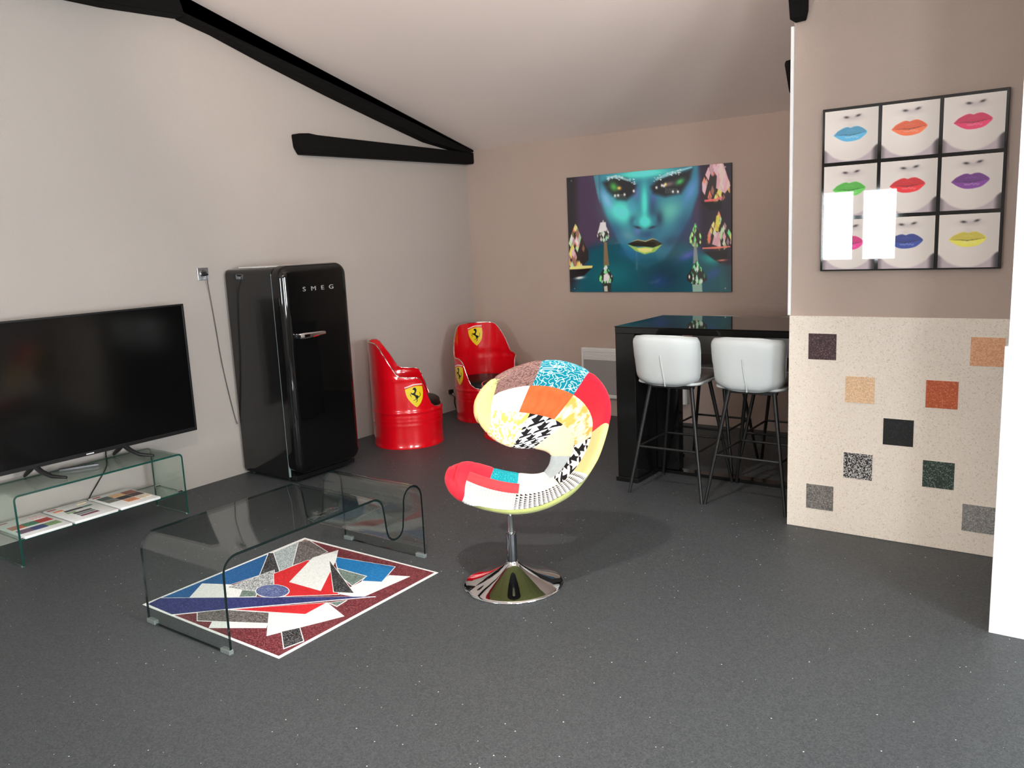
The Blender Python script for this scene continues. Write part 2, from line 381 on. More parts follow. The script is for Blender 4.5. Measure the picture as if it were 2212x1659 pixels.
spot('spotlight', 'black uplight added out of view on the collar beam to brighten the sloping ceiling', (3.66, -4.95, 2.80), (2.2, -2.6, 3.17), PW_C, 80, (1, .80, .69))  # added unseen lamp, only there to brighten the ceiling

# ---------------------------------------------------------------- stone panel with sample tiles
M_stone = speckle('cream_stone_granulate', rgb(230, 219, 205), rgb(206, 193, 177), rgb(236, 227, 215), 210.0, 0.6, 0.04, 0.72)
pan = thing('stone_panel', 'cream speckled stone cladding panel with nine coloured sample tiles', 'wall panel', (4.3, YP, 0))
obj('slab', bbox(3.768, 4.832, YP-.012, YP-.0005, 0.001, 1.155, 0.0015, 1), M_stone, pan)
TILES = [('plum', 3.87, .928, rgb(68, 46, 50), rgb(40, 26, 30), rgb(110, 84, 84)), ('peach', 4.621, .932, rgb(226, 168, 128), rgb(206, 146, 106), rgb(236, 186, 150)),
         ('beige', 4.06, .713, rgb(226, 190, 152), rgb(206, 168, 128), rgb(238, 208, 176)), ('rust', 4.437, .715, rgb(190, 92, 52), rgb(166, 74, 38), rgb(212, 122, 84)),
         ('jet black', 4.248, .508, rgb(16, 17, 17), rgb(8, 8, 8), rgb(40, 42, 42)), ('black and white', 4.06, .309, rgb(70, 68, 70), rgb(16, 14, 16), rgb(206, 202, 198)),
         ('dark green', 4.437, .312, rgb(48, 66, 56), rgb(28, 42, 36), rgb(120, 130, 120)), ('mid grey', 3.871, .114, rgb(122, 118, 112), rgb(84, 80, 76), rgb(156, 150, 146)),
         ('light grey', 4.62, .114, rgb(142, 140, 138), rgb(112, 110, 108), rgb(172, 170, 166))]
for nm, tx, tz, b, dk, lt in TILES:
    m = speckle(nm.replace(' ', '_')+'_granulate', b, dk, lt, 230.0, 0.5, .3 if 'white' not in nm else .45, .80 if 'white' not in nm else .55)
    s = .141
    o = obj('tile', bbox(tx, tx+s, YP-.0150, YP-.011, tz, tz+s*.965, 0.001, 1), m, pan); o['label'] = nm+' sample tile'
    e = .004; zt = tz+s*.965
    obj('joint', join(box(tx-e, tx+s+e, YP-.0135, YP-.0115, tz-e, tz), box(tx-e, tx+s+e, YP-.0135, YP-.0115, zt, zt+e), box(tx-e, tx, YP-.0135, YP-.0115, tz, zt), box(tx+s, tx+s+e, YP-.0135, YP-.0115, tz, zt)), M_stone, o)

# ---------------------------------------------------------------- flat prints (procedural painting into vertex colours)
def sst(a, b, x):
    t_ = np.clip((x-a)/(b-a), 0, 1); return t_*t_*(3-2*t_)
def srgb_arr(c):
    c = np.clip(c/255.0, 0, 1); return np.where(c <= 0.04045, c/12.92, ((c+0.055)/1.055)**2.4)
def over(img, col, a):
    return img*(1-a[..., None])+np.array(col, float)*a[..., None]
def ell(X, Y, cx, cy, rx, ry, rot=0, soft=1.0, hard=False):
    c, s = math.cos(math.radians(rot)), math.sin(math.radians(rot)); dx, dy = X-cx, Y-cy
    u, v = (dx*c+dy*s)/rx, (-dx*s+dy*c)/ry; r2 = u*u+v*v
    return 1-sst(1-soft, 1+soft*.02+.02, np.sqrt(r2)) if hard else np.exp(-r2*1.2)
def polymask(X, Y, poly, soft=6.0):
    """soft polygon coverage by signed distance (even-odd)"""
    P = np.array(poly, float); n = len(P); dmin = np.full(X.shape, 1e9); ins = np.zeros(X.shape, bool)
    for i in range(n):
        a, b = P[i], P[(i+1) % n]; d = b-a; L = d@d+1e-9
        t_ = np.clip(((X-a[0])*d[0]+(Y-a[1])*d[1])/L, 0, 1)
        dmin = np.minimum(dmin, np.hypot(X-a[0]-t_*d[0], Y-a[1]-t_*d[1]))
        cond = ((a[1] > Y) != (b[1] > Y)) & (X < (b[0]-a[0])*(Y-a[1])/((b[1]-a[1])+1e-12)+a[0]); ins ^= cond
    sd = np.where(ins, dmin, -dmin); return sst(-soft/2, soft/2, sd)
def homog(src, dst):
    A = []
    for (x, y), (u, v) in zip(src, dst):
        A.append([x, y, 1, 0, 0, 0, -u*x, -u*y, -u]); A.append([0, 0, 0, x, y, 1, -v*x, -v*y, -v])
    return np.linalg.svd(np.array(A, float))[2][-1].reshape(3, 3)
def printgrid(name, x0, x1, z0, z1, y, nx, nz, img, parent, mat, gain=1.0):
    """img: (nz+1,nx+1,3) sRGB rows from top"""
    V = [(x0+(x1-x0)*i/nx, y, z1-(z1-z0)*j/nz) for j in range(nz+1) for i in range(nx+1)]
    F = [(j*(nx+1)+i, (j+1)*(nx+1)+i, (j+1)*(nx+1)+i+1, j*(nx+1)+i+1) for j in range(nz) for i in range(nx)]
    c = np.concatenate([np.clip(srgb_arr(img)*gain, 0, .97), np.ones(img.shape[:2]+(1,))], -1).reshape(-1, 4)
    return obj(name, (V, F), mat, parent, col=c)

def paint_face(X, Y):
    rng = random.Random(4)
    im = np.zeros(X.shape+(3,)); im[:] = (48, 34, 58)
    im = over(im, (22, 20, 26), 1-sst(150, 260, X)); im = over(im, (24, 18, 30), sst(1640, 1720, X)*.85)
    # shoulders / neck
    im = over(im, (8, 62, 74), polymask(X, Y, [(330, 1100), (620, 960), (1500, 1000), (1900, 1250), (2100, 1700), (60, 1700), (280, 1350)], 160))
    im = over(im, (14, 92, 98), ell(X, Y, 640, 1400, 260, 160)*.55); im = over(im, (10, 34, 52), ell(X, Y, 1250, 1420, 260, 220)*.8)
    im = over(im, (30, 60, 140), ell(X, Y, 1180, 1480, 120, 80)*.35); im = over(im, (70, 66, 150), ell(X, Y, 1530, 1170, 120, 50, -25)*.7)
    im = over(im, (10, 130, 125), ell(X, Y, 1790, 1220, 110, 55, 20)*.8); im = over(im, (40, 60, 130), ell(X, Y, 1830, 1390, 110, 50, -30)*.6)
    im = over(im, (14, 70, 74), sst(1880, 1920, X)*sst(1250, 1320, Y)*.6)
    # face
    im = over(im, (34, 96, 118), polymask(X, Y, [(470, 190), (1660, 90), (1660, 420), (1560, 720), (1420, 960), (1250, 1220), (1040, 1320), (860, 1250), (700, 1000), (560, 700), (480, 480)], 60)*(1-.75*sst(1050, 1260, Y)))
    im = over(im, (48, 116, 128), polymask(X, Y, [(410, 215), (470, 205), (480, 540), (450, 430)], 20)*.8)
    G = lambda *a: ell(X, Y, *a)
    for c, a, k in (((76, 208, 184), (740, 650, 190, 150, 30), .95), ((112, 160, 200), (560, 500, 60, 140, -25), .75), ((74, 150, 140), (1320, 640, 180, 150, -35), .9),
                    ((72, 116, 170), (1570, 400, 70, 190, 25), .75), ((20, 52, 84), (1500, 820, 130, 200, 20), .7), ((22, 60, 92), (660, 880, 90, 150, -35), .6),
                    ((86, 130, 140), (820, 930, 110, 70, 20), .5), ((76, 206, 184), (1000, 190, 360, 62, -5), .95), ((52, 120, 150), (860, 590, 60, 80), .6),
                    ((92, 84, 150), (905, 420, 50, 80), .6), ((72, 76, 150), (1115, 500, 45, 80), .6), ((20, 40, 66), (1110, 620, 60, 150), .6), ((24, 52, 80), (880, 760, 60, 80), .75),
                    ((18, 34, 54), (1185, 730, 60, 110), .8), ((22, 50, 82), (1030, 915, 110, 70), .85), ((90, 92, 160), (930, 880, 45, 50), .55),
                    ((28, 76, 120), (830, 1150, 150, 60, 20), .6), ((16, 44, 66), (1330, 1000, 170, 90, -20), .7), ((60, 190, 172), (1015, 540, 46, 250), .95), ((62, 210, 182), (1020, 770, 84, 70), 1.0),
                    ((40, 130, 140), (905, 770, 36, 46), .8), ((36, 104, 124), (1130, 740, 36, 52), .7), ((12, 22, 34), (930, 835, 46, 16, 15), .85), ((12, 22, 34), (1105, 835, 50, 16, -15), .8)):
        im = over(im, c, np.clip(G(*a)*k, 0, 1))
    # eyes
    for poly in ([(520, 300), (640, 240), (800, 250), (920, 330), (900, 430), (800, 510), (690, 500), (580, 400)], [(1090, 350), (1180, 260), (1400, 190), (1590, 140), (1560, 260), (1450, 430), (1260, 470), (1120, 430)]):
        im = over(im, (18, 18, 22), polymask(X, Y, poly, 70)*.95)
    im = over(im, (60, 150, 60), G(650, 350, 46, 60, -30)*.9); im = over(im, (216, 170, 80), G(715, 365, 26, 22)*.95)
    im = over(im, (60, 160, 80), G(1440, 290, 60, 34, -30)*.9); im = over(im, (110, 90, 90), G(1310, 320, 70, 30, -15)*.8); im = over(im, (230, 200, 110), G(1268, 322, 16, 20)*.95)
    im = over(im, (160, 200, 205), polymask(X, Y, [(560, 225), (700, 215), (860, 270), (820, 285), (700, 245), (590, 250)], 14)*.55)
    im = over(im, (160, 200, 205), polymask(X, Y, [(1140, 260), (1300, 180), (1580, 110), (1590, 125), (1330, 210), (1160, 280)], 14)*.5)
    for k in range(26):
        x, y = rng.uniform(570, 930), 0
        y = 225+abs(x-700)*.28+rng.uniform(-22, 40); im = over(im, (225, 235, 225), ell(X, Y, x, y, rng.uniform(5, 11), rng.uniform(4, 8))*.9)
    for k in range(26):
        x = rng.uniform(1130, 1460); y = 250-(x-1130)*.28+rng.uniform(-20, 45); im = over(im, (225, 235, 225), ell(X, Y, x, y, rng.uniform(5, 10), rng.uniform(4, 8))*.8)
    for x, y in ((665, 455), (702, 452), (778, 442), (888, 400), (1355, 410), (1415, 410), (1160, 360), (1225, 335), (1250, 340)): im = over(im, (235, 245, 235), ell(X, Y, x, y, 13, 17)*1.0)
    for k in range(9):
        a = -0.5+k*.14; im = over(im, (150, 170, 170), polymask(X, Y, [(700+k*10-30, 440), (704+k*10-30, 440), (690+k*22-60, 490), (686+k*22-60, 490)], 6)*.5)
        im = over(im, (150, 170, 170), polymask(X, Y, [(1300+k*16-30, 370), (1304+k*16-30, 370), (1296+k*18-30, 430), (1292+k*18-30, 430)], 6)*.5)
    # mouth
    im = over(im, (26, 22, 12), polymask(X, Y, [(808, 1030), (930, 985), (1020, 1003), (1105, 970), (1228, 1033), (1130, 1075), (1000, 1062), (880, 1060)], 10))
    im = over(im, (168, 150, 84), polymask(X, Y, [(850, 1003), (930, 980), (1018, 998), (1105, 966), (1170, 985), (1105, 978), (1020, 1008), (930, 990)], 8)*.8)
    im = over(im, (120, 150, 70), polymask(X, Y, [(812, 1042), (930, 1076), (1020, 1068), (1110, 1078), (1225, 1036), (1130, 1128), (1010, 1158), (900, 1115)], 10))
    im = over(im, (196, 190, 120), polymask(X, Y, [(920, 1085), (1020, 1078), (1110, 1088), (1090, 1120), (1010, 1138), (940, 1115)], 20)*.7)
    # crystals
    def drop(cx, top, bot, wid, cols, seed):
        nonlocal im
        r = random.Random(seed); hh = bot-top
        sh = [(cx, top), (cx+wid*.16, top+hh*.22), (cx+wid*.5, top+hh*.62), (cx+wid*.5, top+hh*.80), (cx+wid*.12, bot), (cx-wid*.12, bot), (cx-wid*.5, top+hh*.80), (cx-wid*.5, top+hh*.62), (cx-wid*.16, top+hh*.22)]
        full = polymask(X, Y, sh, 8); im = over(im, (34, 28, 26), full*.9)
        for k in range(34):
            a = r.uniform(.08, .95); yy = top+hh*a; ww = wid*.5*min(1, a*1.5)*(1 if a < .8 else .6); xx = cx+r.uniform(-ww, ww); s = r.uniform(.07, .15)*hh
            im = over(im, cols[r.randrange(len(cols))], polymask(X, Y, [(xx, yy-s), (xx+s*.35, yy), (xx+s*.1, yy+s), (xx-s*.35, yy+s*.2)], 8)*full*r.uniform(.7, 1))
    green = [(160, 220, 150), (100, 220, 120), (200, 230, 190), (220, 190, 110), (120, 110, 60)]; pinkc = [(200, 150, 160), (226, 110, 90), (220, 170, 90), (120, 80, 70), (150, 120, 130)]
    drop(190, 780, 1330, 300, green+pinkc, 1)
    im = over(im, (14, 12, 14), polymask(X, Y, [(110, 1330), (400, 1300), (280, 1410), (120, 1440)], 12)); im = over(im, (235, 190, 110), polymask(X, Y, [(112, 1305), (250, 1290), (390, 1290), (380, 1318), (240, 1330), (112, 1335)], 12)*.9)
    im = over(im, (220, 225, 210), ell(X, Y, 232, 1435, 54, 16, -8)*.9)
    drop(520, 740, 1010, 150, [(190, 190, 190), (150, 220, 170), (120, 130, 120)], 2); im = over(im, (186, 186, 190), polymask(X, Y, [(485, 775), (550, 770), (560, 870), (455, 900)], 10)*.9)
    im = over(im, (110, 84, 56), polymask(X, Y, [(525, 1010), (560, 1010), (585, 1290), (520, 1300)], 10)*.9)
    drop(545, 1270, 1520, 170, [(140, 210, 170), (210, 200, 200), (110, 220, 120)], 3); im = over(im, (205, 196, 198), polymask(X, Y, [(520, 1400), (570, 1380), (585, 1470), (515, 1480)], 10)*.9)
    im = over(im, (40, 38, 34), polymask(X, Y, [(500, 1500), (610, 1500), (605, 1605), (515, 1605)], 10)*.9); im = over(im, (180, 176, 168), polymask(X, Y, [(520, 1540), (560, 1530), (565, 1600), (525, 1600)], 10)*.8)
    drop(1870, -120, 560, 330, pinkc+[(200, 210, 120)], 5); im = over(im, (196, 156, 166), polymask(X, Y, [(1890, 80), (1960, 75), (2040, 340), (1975, 435), (1870, 370)], 10)*.85); im = over(im, (228, 90, 90), polymask(X, Y, [(1730, 510), (1860, 495), (1940, 470), (1945, 490), (1850, 530), (1730, 535)], 10)*.85)
    im = over(im, (12, 10, 12), polymask(X, Y, [(1690, 540), (1940, 520), (1930, 620), (1800, 640)], 30)*.9)
    drop(1900, 640, 1120, 320, pinkc+green, 6); im = over(im, (190, 150, 160), polymask(X, Y, [(1850, 900), (1910, 890), (1920, 1080), (1815, 1040)], 10)*.85); im = over(im, (200, 190, 70), polymask(X, Y, [(1870, 700), (1905, 690), (1895, 890), (1845, 880)], 10)*.8)
    im = over(im, (232, 110, 95), polymask(X, Y, [(1700, 1080), (1860, 1070), (2030, 1060), (2035, 1075), (1860, 1095), (1700, 1095)], 8)*.85); im = over(im, (14, 12, 12), polymask(X, Y, [(1720, 1130), (2000, 1120), (1990, 1220), (1910, 1270), (1830, 1220)], 16)*.9)
    im = over(im, (225, 130, 110), ell(X, Y, 1930, 1232, 60, 12, -5)*.8)
    drop(1620, 760, 1080, 150, [(60, 60, 70), (170, 200, 120), (90, 180, 100)], 7)
    im = over(im, (120, 120, 116), polymask(X, Y, [(1600, 1000), (1625, 1000), (1650, 1270), (1590, 1270)], 10)*.8)
    drop(1630, 1230, 1530, 240, [(110, 220, 130), (170, 230, 180), (200, 210, 200), (40, 120, 70)], 8)
    im = over(im, (150, 170, 150), polymask(X, Y, [(1575, 1520), (1690, 1515), (1695, 1608), (1580, 1608)], 10)*.7)
    return im
px0, px1, pz0, pz1 = 1.141, 2.659, 1.121, 2.132
pic = thing('painting', 'large glossy print of a turquoise face with gold lips and crystals', 'picture', (1.9, -.01, pz0))
obj('backing', bbox(px0, px1, -.022, -.002, pz0, pz1, .001, 1), M_blkplastic, pic)
NX, NZ = 420, 280
uu, vv = np.meshgrid(np.linspace(0, 1, NX+1), np.linspace(0, 1, NZ+1))
H = homog([(0, 0), (1, 0), (0, 1), (1, 1)], [(88, 240), (2055, 65), (117, 1603), (2040, 1610)])
den = H[2, 0]*uu+H[2, 1]*vv+H[2, 2]
img = paint_face((H[0, 0]*uu+H[0, 1]*vv+H[0, 2])/den, (H[1, 0]*uu+H[1, 1]*vv+H[1, 2])/den)
printgrid('print', px0+.0005, px1-.0005, pz0+.0005, pz1-.0005, -.0235, NX, NZ, img, pic, M_print, 2.3)
for sx in (px0+.05, px1-.05):
    for sz in (pz0+.03, pz1-.03): obj('screw', tube([(sx, -.0236, sz), (sx, -.026, sz)], .006, 10), M_bchrome, pic)

def paint_lips(X, Y, c):
    """X,Y in 0..1 (Y down)"""
    c = np.array(c, float)
    im = np.zeros(X.shape+(3,)); im[:] = (238, 228, 220)
    im = over(im, (205, 198, 190), sst(.35, 1.1, X)*.6); im = over(im, (246, 238, 232), ell(X, Y, .3, .5, .35, .5)*.5)
    jaw = polymask(X, Y, [(-.3, -.3), (1.3, -.3)]+smoothline([(1.3, .52), (.98, .72), (.84, .86), (.68, .955), (.5, .99), (.32, .965), (.16, .89), (.02, .76), (-.3, .55)], 4), .05)
    neck = np.zeros_like(im); neck[:] = (196, 180, 186); neck = over(neck, (40, 32, 34), sst(.86, 1.0, X)*sst(.68, .74, Y)); neck = over(neck, (110, 98, 100), (1-sst(0, .10, X))*sst(.68, .74, Y)*.8)
    im = neck*(1-jaw[..., None])+im*jaw[..., None]
    im = over(im, (196, 184, 182), ell(X, Y, .53, .17, .22, .06)*.75); im = over(im, (208, 200, 194), ell(X, Y, .5, .30, .10, .06)*.4)
    im = over(im, (34, 24, 26), ell(X, Y, .41, .145, .05, .022, 6)*1.0); im = over(im, (34, 24, 26), ell(X, Y, .63, .13, .05, .022, -14)*1.0)
    outer = [(.17, .475), (.25, .40), (.36, .345), (.43, .335), (.49, .355), (.55, .335), (.63, .335), (.72, .38), (.80, .455), (.74, .53), (.66, .585), (.53, .61), (.40, .605), (.29, .56)]
    im = over(im, c, polymask(X, Y, smoothline(outer+[outer[0]], 4), .016))
    lo = [(.18, .48), (.36, .485), (.49, .495), (.62, .48), (.79, .46), (.74, .53), (.66, .585), (.53, .61), (.40, .605), (.29, .56)]
    m = polymask(X, Y, lo, .02); im = over(im, np.minimum(255, c*1.08+12), m*.7)
    up = polymask(X, Y, [(.19, .472), (.25, .40), (.43, .335), (.49, .355), (.63, .335), (.72, .38), (.79, .455), (.62, .478), (.49, .488), (.36, .48)], .02); im = over(im, c*.86, up*.7)
    im = over(im, c*.30, polymask(X, Y, [(.18, .474), (.36, .474), (.49, .487), (.62, .472), (.79, .454), (.62, .486), (.49, .502), (.36, .486)], .008)*.8)
    rr = random.Random(3)
    for k in range(12): im = over(im, np.minimum(255, c*.5+140), ell(X, Y, .40+k*.021, .535+rr.uniform(-.012, .012), .012, .012)*.8)
    for k in range(6): im = over(im, np.minimum(255, c*.7+80), ell(X, Y, .42+k*.03, .405+rr.uniform(-.015, .015), .012, .012)*.4)
    return im
lx0, lx1, lz0, lz1 = 3.925, 4.727, 1.386, 2.180
lip = thing('lips_picture', 'square black-framed print of nine mouths with different coloured lips', 'picture', (4.33, YP, lz0))
obj('frame', bbox(lx0, lx1, YP-.026, YP-.002, lz0, lz1, .002, 1), M_blkgloss, lip)
LC = [((70, 170, 215), (250, 100, 50), (235, 35, 95)), ((95, 205, 75), (232, 25, 35), (125, 50, 150)), ((240, 30, 135), (40, 62, 150), (240, 222, 80))]
LN = [('light blue', 'orange', 'crimson'), ('green', 'red', 'purple'), ('pink', 'dark blue', 'yellow')]
N1 = 100; gx, gy = np.meshgrid(np.linspace(0, 1, N1+1), np.linspace(0, 1, N1+1))
wl = (lx1-lx0); cw = wl*.309; gp = wl*.0168; mL = wl*.0150
hl = lz1-lz0; chh = hl*.309; gh = hl*.0225; mT = hl*.018
for r in range(3):
    for c in range(3):
        ax = lx0+mL+c*(cw+gp*1.25); az = lz1-mT-r*(chh+gh)
        o = printgrid('photo', ax, ax+cw, az-chh, az, YP-.0272, N1, N1, paint_lips(gx, gy, LC[r][c]), lip, M_print); o['label'] = 'square photo of a mouth with '+LN[r][c]+' lips'

# ---------------------------------------------------------------- heater on the back wall
ht = thing('panel_heater', 'white wall-mounted panel heater half hidden by the bar table', 'heater', (1.77, -.03, .167))
obj('body', bbox(1.255, 2.281, -.055, -.002, .167, .622, .006), M_heater, ht, 40)
obj('front_panel', bbox(1.283, 2.236, -.060, -.05, .205, .515, .003), M_heatg, ht)
obj('air_grille', join(*[bbox(1.285, 2.236, -.060, -.05, .53+.012*k, .537+.012*k, .001, 1) for k in range(4)]), M_heater, ht)
obj('frame', join(bbox(1.262, 2.274, -.062, -.05, .583, .617, .003), bbox(1.262, 2.274, -.062, -.05, .172, .200, .003), bbox(1.262, 1.281, -.062, -.05, .2, .583, .003), bbox(2.238, 2.274, -.062, -.05, .2, .583, .003)), M_heater, ht)

# ---------------------------------------------------------------- refrigerator
FY0, FY1, FXB = -2.865, -2.268, 0.540
fmx = lambda d, a, b: (d, a, b)
fr_ = thing('refrigerator', 'tall retro black refrigerator with rounded door beside the grey wall', 'refrigerator', (.3, -2.57, 0))
obj('body', rslab(FY0, FY1, .012, 1.500, .045, .012, FXB, .004, fmx, 8, 3, .045), M_blkside, fr_, 40)
obj('gasket', join(box(FXB-.001, FXB+.008, FY0-.001, FY0+.01, .045, 1.43), box(FXB-.001, FXB+.008, FY1-.01, FY1+.001, .045, 1.43)), plain('grey_gasket', rgb(150, 168, 172), 0.25), fr_)
obj('hinge_plate', bbox(FXB, FXB+.05, FY0+.02, FY1-.02, .02, .05, .003), M_blkplastic, fr_)
door = obj('door', rslab(FY0-.004, FY1+.004, .058, 1.512, .085, FXB+.007, .652, .060, fmx, 10, 8), M_blkgloss, fr_, 60)
hy0, hy1, hz = -2.80, -2.545, 1.034
hv = []
prof = [(-.011, 0), (-.011, .012), (0, .02), (.011, .012), (.011, 0)]
hp = [(hy0, .645, .95), (hy0+.01, .690, 1.1), (hy0+.04, .700, 1.25), (hy0+.12, .694, 1.05), (hy1-.01, .676, .85), (hy1, .668, .8)]
V, F = [], []
for y, x, s in hp:
    for dz, dx in ((-.016, -.004), (-.016, .006), (-.008, .012), (.008, .012), (.016, .006), (.016, -.004)): V.append((x+dx, y, hz+dz*s))
for i in range(len(hp)-1):
    for k in range(6): F.append((i*6+k, i*6+(k+1) % 6, (i+1)*6+(k+1) % 6, (i+1)*6+k))
F += [tuple(range(5, -1, -1)), tuple(30+k for k in range(6))]
obj('handle', (V, F), M_chrome, door, 30)
obj('handle_mount', bbox(.648, .668, hy1-.06, hy1-.03, hz-.012, hz+.012, .003), M_chrome, door)
def letter(ch, size, name, loc, rot, mat, parent, ext=.002):
    cu = bpy.data.curves.new('lt', 'FONT'); cu.body = ch; cu.size = size; cu.extrude = ext; cu.align_x = 'CENTER'
    to = bpy.data.objects.new('lt', cu); COL.objects.link(to)
    dg = bpy.context.evaluated_depsgraph_get(); me = bpy.data.meshes.new_from_object(to.evaluated_get(dg))
    bpy.data.objects.remove(to, do_unlink=True)
    me.materials.clear(); me.materials.append(mat)
    o = bpy.data.objects.new(name, me); COL.objects.link(o); o.parent = parent
    off = parent.location+(parent.parent.location if parent.parent else Vector())
    o.location = Vector(loc)-off; o.rotation_euler = rot; return o
for ch, ly in zip('SMEG', (-2.685, -2.602, -2.520, -2.440)):
    o = letter(ch, .046, 'letter', (.6535, ly, 1.331), (PI/2, 0, PI/2), plain('bright_lettering', (.78, .78, .78, 1), .3, metal=.6), door); o.scale = (1.35, .92, 1)
for yy in (FY0+.06, FY1-.06):
    for xx in (.08, .48): obj('foot', lathe([(.02, 0), (.022, .005), (.018, .014)], (xx, yy, 0), 14), M_blkplastic, fr_, 40)
tag(obj('tray', bbox(.10, .40, -2.79, -2.50, 1.5005, 1.509, .002), plain('pale_tray', rgb(225, 224, 220), .15)), 'thin pale tray lying on top of the refrigerator', 'tray')

# wall socket, plug and cord
so = thing('wall_socket', 'brushed steel wall socket left of the refrigerator', 'socket', (0, -3.017, 1.476))
obj('plate', bbox(.001, .010, -3.060, -2.974, 1.434, 1.519, .002), M_bchrome, so)
def ringx(x0_, x1_, ro, ri, y, z, n=24):
    V, F = [], []
    for x in (x0_, x1_):
        for r in (ro, ri):
            for k in range(n): V.append((x, y+r*math.cos(2*PI*k/n), z+r*math.sin(2*PI*k/n)))
    for k in range(n):
        j = (k+1) % n
        F += [(k, j, 2*n+j, 2*n+k), (n+k, 3*n+k, 3*n+j, n+j), (2*n+k, 2*n+j, 3*n+j, 3*n+k), (k, n+k, n+j, j)]
    return V, F
obj('socket_ring', ringx(.009, .014, .026, .020, -3.015, 1.478), M_chrome, so, 40)
pl = thing('power_cord', 'grey power cord hanging from the wall socket down behind the refrigerator', 'cord', (.02, -3.01, 1.45))
obj('plug', tube([(.010, -3.013, 1.476), (.03, -3.013, 1.476), (.045, -3.012, 1.468)], [.016, .016, .010], 12), M_blkplastic, pl, 40)
obj('cable', tube(smoothline([(.044, -3.012, 1.468), (.04, -3.010, 1.43), (.015, -2.985, 1.33), (.009, -2.962, 1.1), (.009, -2.945, .87), (.009, -2.915, .64), (.009, -2.882, .44), (.02, -2.871, .38)], 5), .0038, 6), plain('grey_cable', rgb(96, 88, 88), .5), pl, 60)
tag(obj('wall_plug', join(bbox(.002, .03, -.47, -.42, .17, .215, .006), tube(smoothline([(.03, -.44, .18), (.05, -.435, .14), (.04, -.43, .10), (.03, -.41, .05), (.02, -.38, .01)], 4), .006, 6)), M_blkplastic, None, 40), 'small black plug on the wall behind the drum seat in the corner', 'plug')

# ---------------------------------------------------------------- television
TY0, TY1, TZ0, TZ1, TX = -4.80, -3.350, .462, 1.302, .25
tv = thing('television', 'large flat black television standing on the glass stand', 'television', (TX, -4.075, .39))
obj('frame', join(bbox(TX-.055, TX-.012, TY0+.01, TY1-.01, TZ0+.01, TZ1-.01, .004), bbox(TX-.014, TX, TY0, TY1, TZ1-.012, TZ1, .002, 1), bbox(TX-.014, TX, TY0, TY1, TZ0, TZ0+.022, .002, 1), bbox(TX-.014, TX, TY0, TY0+.012, TZ0+.02, TZ1-.01, .002, 1), bbox(TX-.014, TX, TY1-.012, TY1, TZ0+.02, TZ1-.01, .002, 1)), M_blkplastic, tv)
obj('screen', box(TX-.011, TX-.006, TY0+.010, TY1-.010, TZ0+.020, TZ1-.010), M_screen, tv)
obj('logo', bbox(TX, TX+.001, -4.098, -4.052, TZ0+.007, TZ0+.014, .0004, 1), plain('silver_logo', (.7, .72, .75, 1), .2), tv)
GZ = .396   # top surface of the glass stand
for yy in (-3.853, -4.385):
    o = obj('foot', join(tube([(TX-.03, yy, TZ0+.012), (TX+.03, yy+.01, .440), (TX+.09, yy+.035, .415), (TX+.155, yy+.085, GZ+.008)], [.016, .015, .012, .008], 8), tube([(TX-.03, yy, TZ0+.012), (TX-.07, yy-.01, .44), (TX-.10, yy-.02, .415), (TX-.11, yy-.025, GZ+.008)], [.016, .015, .012, .008], 8)), M_blkplastic, tv, 50)

# ---------------------------------------------------------------- bent glass furniture
def bentsheet(profile, th, xa, xb, nx=1):
    """profile: centre line in (y,z), returns mesh and material index (0 faces, 1 edges)"""
    P = [np.array(p, float) for p in profile]; n = len(P); A, B = [], []
    for i, p in enumerate(P):
        d = P[min(i+1, n-1)]-P[max(i-1, 0)]; d = d/np.linalg.norm(d); nrm = np.array([-d[1], d[0]])
        A.append(p+nrm*th/2); B.append(p-nrm*th/2)
    V = [(xa, *a) for a in A]+[(xb, *a) for a in A]+[(xa, *b) for b in B]+[(xb, *b) for b in B]
    F, mi = [], []
    for i in range(n-1):
        F.append((i, i+1, n+i+1, n+i)); mi.append(0)
        F.append((2*n+i, 3*n+i, 3*n+i+1, 2*n+i+1)); mi.append(0)
        F.append((i, 2*n+i, 2*n+i+1, i+1)); mi.append(1)
        F.append((n+i, n+i+1, 3*n+i+1, 3*n+i)); mi.append(1)
    F += [(0, n, 3*n, 2*n), (n-1, 3*n-1, 4*n-1, 2*n-1)]; mi += [1, 1]
    return (V, F), mi
def arcpts(cy, cz, r, a0, a1, n=7):
    return [(cy+r*math.cos(math.radians(a0+(a1-a0)*k/n)), cz+r*math.sin(math.radians(a0+(a1-a0)*k/n))) for k in range(n+1)]
CX0, CX1 = 1.722, 2.316
prof = [(-4.645, .004), (-4.644, .15), (-4.641, .33)]+arcpts(-4.571, .338, .070, 172, 90)+[(-4.3, .409), (-4.0, .408)]+arcpts(-3.792, .345, .063, 90, 8)+[(-3.722, .30), (-3.716, .24)]+arcpts(-3.655, .226, .057, 190, 350)+[(-3.592, .27), (-3.586, .31)]+arcpts(-3.518, .340, .066, 175, 5)+[(-3.450, .25), (-3.451, .12), (-3.452, .004)]
ct = thing('glass_coffee_table', 'bent clear glass coffee table with a magazine loop over the mosaic', 'coffee table', (2.02, -4.05, 0))
vf, mi = bentsheet(prof, .011, CX0, CX1)
obj('glass_sheet', vf, [M_glass, M_edge], ct, 50, mi)
for yy in (-4.645, -3.452):
    for xx in (CX0, CX1-.055): obj('foot', bbox(xx-.003, xx+.058, yy-.011, yy+.011, 0, .020, .002), M_clip, ct)
SX0, SX1, SY0, SY1 = .135, .482, -4.622, -3.630
prof = [(SY0, .002), (SY0, .2), (SY0, .365)]+arcpts(SY0+.024, .366, .024, 180, 90, 5)+[(-4.2, .390), (-3.9, .390)]+arcpts(SY1-.024, .366, .024, 90, 0, 5)+[(SY1, .2), (SY1, .002)]
